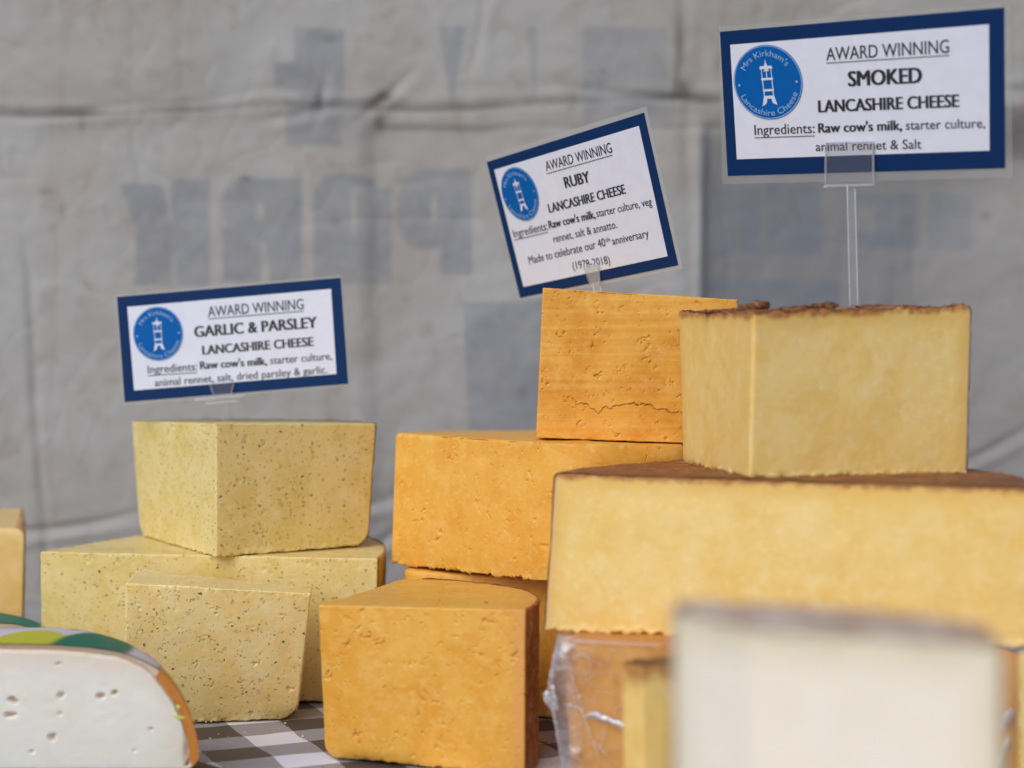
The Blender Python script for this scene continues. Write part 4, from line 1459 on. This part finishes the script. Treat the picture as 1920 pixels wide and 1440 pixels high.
    mesh_np('clip_rim', v, f, M['clear_edge'], root)
    # foot of the clip
    if 'foot' in stem:
        for a_, b_, r_ in stem['foot']:
            v, f = tube(polyline([W(*uv(*a_), .0022), W(*uv(*b_), .0022)], 12), r_, 8)
            mesh_np('clip_foot', v, f, M['clear_edge'], root)
    top = W(*uv(*stem['top']), .0012)
    bot = np.array(base, float)
    hw, hd = stem['w'] / 2, .0010
    vs = []
    for p_ in (bot - np.array([0, 0, .012]), top):
        vs += [p_ + np.array([dx * hw, dy * hd, 0]) for dx, dy in ((-1, -1), (1, -1), (1, 1), (-1, 1))]
    fs = np.array([[0, 1, 5, 4], [1, 2, 6, 5], [2, 3, 7, 6], [3, 0, 4, 7], [3, 2, 1, 0], [4, 5, 6, 7]])
    st = mesh_np('stem', np.array(vs), fs, M['clear'], root, smooth_shade=False)
    for dx in (-1, 1):
        v, f = tube(polyline([bot + np.array([dx * hw, -hd, 0]), top + np.array([dx * hw, -hd, 0])], 8), .00045, 6)
        mesh_np('stem_edge', v, f, M['clear_edge'], root)
    return root


price_card([(219.5, 556.8), (638.8, 520.8), (653, 719.5), (234, 754)], [(215, 552), (641, 515.5), (655.5, 723), (230, 760.5)],
           [1.254, 1.245, 1.246, 1.255], [(239, 575.5), (621, 541.7), (631, 701), (252, 732)], (3.84, 200, 500),
           [('AWARD WINNING', (733, 362), (1420, 305), 74, 0, 1.2), ('GARLIC & PARSLEY', (638, 508), (1515, 438), 78, .022, 0), ('LANCASHIRE CHEESE', (695, 633), (1490, 570), 64, .022, 0),
            ('Ingredients:', (300, 768), (655, 745), 56, 0, 1.4), ("Raw cow's milk,", (678, 738), (1155, 706), 56, .02, 0), ('starter culture,', (1180, 702), (1625, 668), 54, 0, 0),
            ('animal rennet, salt, dried parsley & garlic.', (350, 862), (1590, 766), 54, 0, 0)],
           ((372, 483), .0179, .0192), 'straight navy bordered card above the speckled herb cheeses, leftmost of the three cards',
           dict(base=px(424, 1.256, .1845), top=(424, 752), w=.0042, rim=.0004, foot=[((368, 750), (462, 742), .0011), ((388, 757), (448, 752), .0008)]),
           [(394, 720), (440, 716), (434, 742), (404, 745)])
price_card([(913.3, 303.6), (1207.8, 211.1), (1272, 497), (975.8, 558.3)], [(911, 294), (1211.5, 199.5), (1280, 503), (975, 563)],
           [1.224, 1.095, 1.116, 1.245], [(927.8, 318), (1198.9, 235.6), (1252.8, 480), (982.8, 537.5)], (3.6, 880, 180),
           [('AWARD WINNING', (526, 505), (972, 378), 70, 0, 1.6), ('RUBY', (657, 620), (822, 578), 78, .022, 0), ('LANCASHIRE CHEESE', (548, 787), (1062, 655), 64, .022, 0),
            ('Ingredients:', (308, 955), (538, 900), 56, 0, 1.4), ("Raw cow's milk,", (548, 893), (858, 822), 56, .02, 0), ('starter culture, veg', (868, 816), (1240, 733), 54, 0, 0),
            ('rennet, salt & annatto.', (578, 988), (1005, 888), 54, 0, 0), ('Made to celebrate our 40', (412, 1133), (928, 1010), 56, 0, 0), ('th', (928, 985), (957, 978), 30, 0, 0),
            ('anniversary', (975, 1003), (1220, 947), 54, 0, 0), ('(1978-2018)', (708, 1170), (958, 1128), 54, 0, 0)],
           ((347, 660), .0188, .0190), 'steeply tilted navy bordered card above the cracked orange cheese, middle one of three',
           dict(base=(px(1121, 1.172, .272)), top=(1121, 532), w=.0045, rim=.0003), [(1098, 497), (1127, 495), (1129, 535), (1112, 537)])
price_card([(1350.3, 59.4), (1883.4, 14), (1885, 315), (1365.3, 329.7)], [(1347, 51), (1894, 5), (1898, 333), (1354, 345)],
           [1.060, .953, .980, 1.087], [(1370, 83.75), (1855, 45.3), (1856, 281.9), (1382.5, 298.4)], (3.2, 1320, 0),
           [('AWARD WINNING', (738, 362), (1474, 315), 78, 0, 1.3), ('SMOKED', (873, 517), (1308, 495), 92, .024, 0), ('LANCASHIRE CHEESE', (693, 673), (1532, 640), 74, .024, 0),
            ('Ingredients:', (308, 808), (668, 796), 60, 0, 1.5), ("Raw cow's milk,", (692, 795), (1190, 778), 58, .02, 0), ('starter culture,', (1215, 777), (1690, 764), 56, 0, 0),
            ('animal rennet & Salt', (675, 905), (1308, 890), 56, 0, 0)],
           ((387, 492), .0230, .0223), 'large navy bordered card on a tall clear stem above the smoked cheeses, rightmost of three',
           dict(base=px(1601, 1.027, .256), top=(1597, 347), w=.0046, rim=.0007, foot=[((1548, 349), (1643, 346), .0008)]), [(1552, 266), (1640, 264), (1641, 345), (1551, 347)])


# ------------------------------------------------------------------ loose flakes of rind and crumbs
def chunk(name, c, size, mat, seed, parent=None):
    u = np.linspace(0, math.pi, 9); w = np.linspace(0, 2 * math.pi, 14, endpoint=False)
    v = np.array([(math.sin(a) * math.cos(b), math.sin(a) * math.sin(b), math.cos(a)) for a in u for b in w])
    v = v * (1 + .7 * fbm(v + seed, 2.2, 3, seed))[:, None] * np.array(size) + np.array(c)
    return mesh_np(name, v, grid_faces(9, 14, True)[:, ::-1], mat, parent, origin=None if parent is not None else tuple(c))


sm = [o for o in bpy.data.objects if o.name.startswith('smoked_cheese') and 'on top of' in o.get('label', '')][0]
for k, (a, b, Y, sx, sz) in enumerate([(1413, 576, 1.0, .0075, .0022), (1426, 573, 1.0, .005, .0026), (1394, 580, 1.0, .006, .0014), (1500, 577, 1.0, .005, .0014),
                                       (1535, 575, 1.0, .0075, .0018), (1556, 574, 1.0, .005, .0022), (1476, 579, .99, .004, .001), (1336, 585, 1.0, .009, .0014),
                                       (1640, 575, 1.0, .010, .0012), (1362, 583, 1.0, .008, .0012), (1700, 576, 1.0, .008, .0010)]):
    chunk('rind_flake', P(a, b, Y), (sx, .003, sz), M['flake'], 100 + k, sm)
for k, (a, b, lab) in enumerate([(1017, 1393, 'tiny orange crumb on the white check beside the tall orange block')]):
    Y = .23 * F / (b - HORIZON)
    p = P(a, b, Y); p[2] = .0008
    o = chunk('cheese_crumb', p, (.0028, .0016, .0008), M['orange'], 130 + k)
    tag(o, lab, 'crumb')
rng = np.random.default_rng(11)


def scatter(name, spots, mat, label, zfun=None):
    vs, fs, nb_ = [], [], 0
    for (x_, y_, z_, sz) in spots:
        u = np.linspace(0, math.pi, 5); w = np.linspace(0, 2 * math.pi, 7, endpoint=False)
        v = np.array([(math.sin(a) * math.cos(b), math.sin(a) * math.sin(b), math.cos(a)) for a in u for b in w])
        v = v * (1 + .5 * rng.uniform(-1, 1, (len(v), 1))) * np.array([sz, sz * .8, sz * .6]) + np.array([x_, y_, z_ + sz * .3])
        vs.append(v); fs.append(grid_faces(5, 7, True)[:, ::-1] + nb_); nb_ += len(v)
    o = mesh_np(name, np.concatenate(vs), fs, mat, origin=spots[0][:3])
    tag(o, label, 'crumbs', None, 'stuff')


sp_ = []
for k in range(26):
    a = 380 + 230 * rng.random(); b = 1352 + 80 * rng.random() ** 1.6
    Y = .23 * F / (b - HORIZON); q_ = P(a, b, Y); sp_.append((q_[0], q_[1], 0.0006, .0003 + .0006 * rng.random() ** 2))
scatter('cheese_crumbs', sp_, M['garlic_front'], 'pale crumbs scattered on the checked cloth by the small herb cheese')
sp_ = []
for k in range(22):
    a = 1270 + 70 * rng.random(); t = (a - 1281) / 124
    Y = 1.052 - .13 * max(0, min(1, t)) - .004 - .012 * rng.random() ** 2
    sp_.append(((a - 960) / F * Y, Y, .1672, .0005 + .0008 * rng.random()))
scatter('cheese_crumbs', sp_, M['smoked'], 'yellow crumbs on the brown smoked rind at the foot of the top wedge')
print('tris', sum(len(o.data.polygons) for o in bpy.data.objects if o.type == 'MESH') * 2)
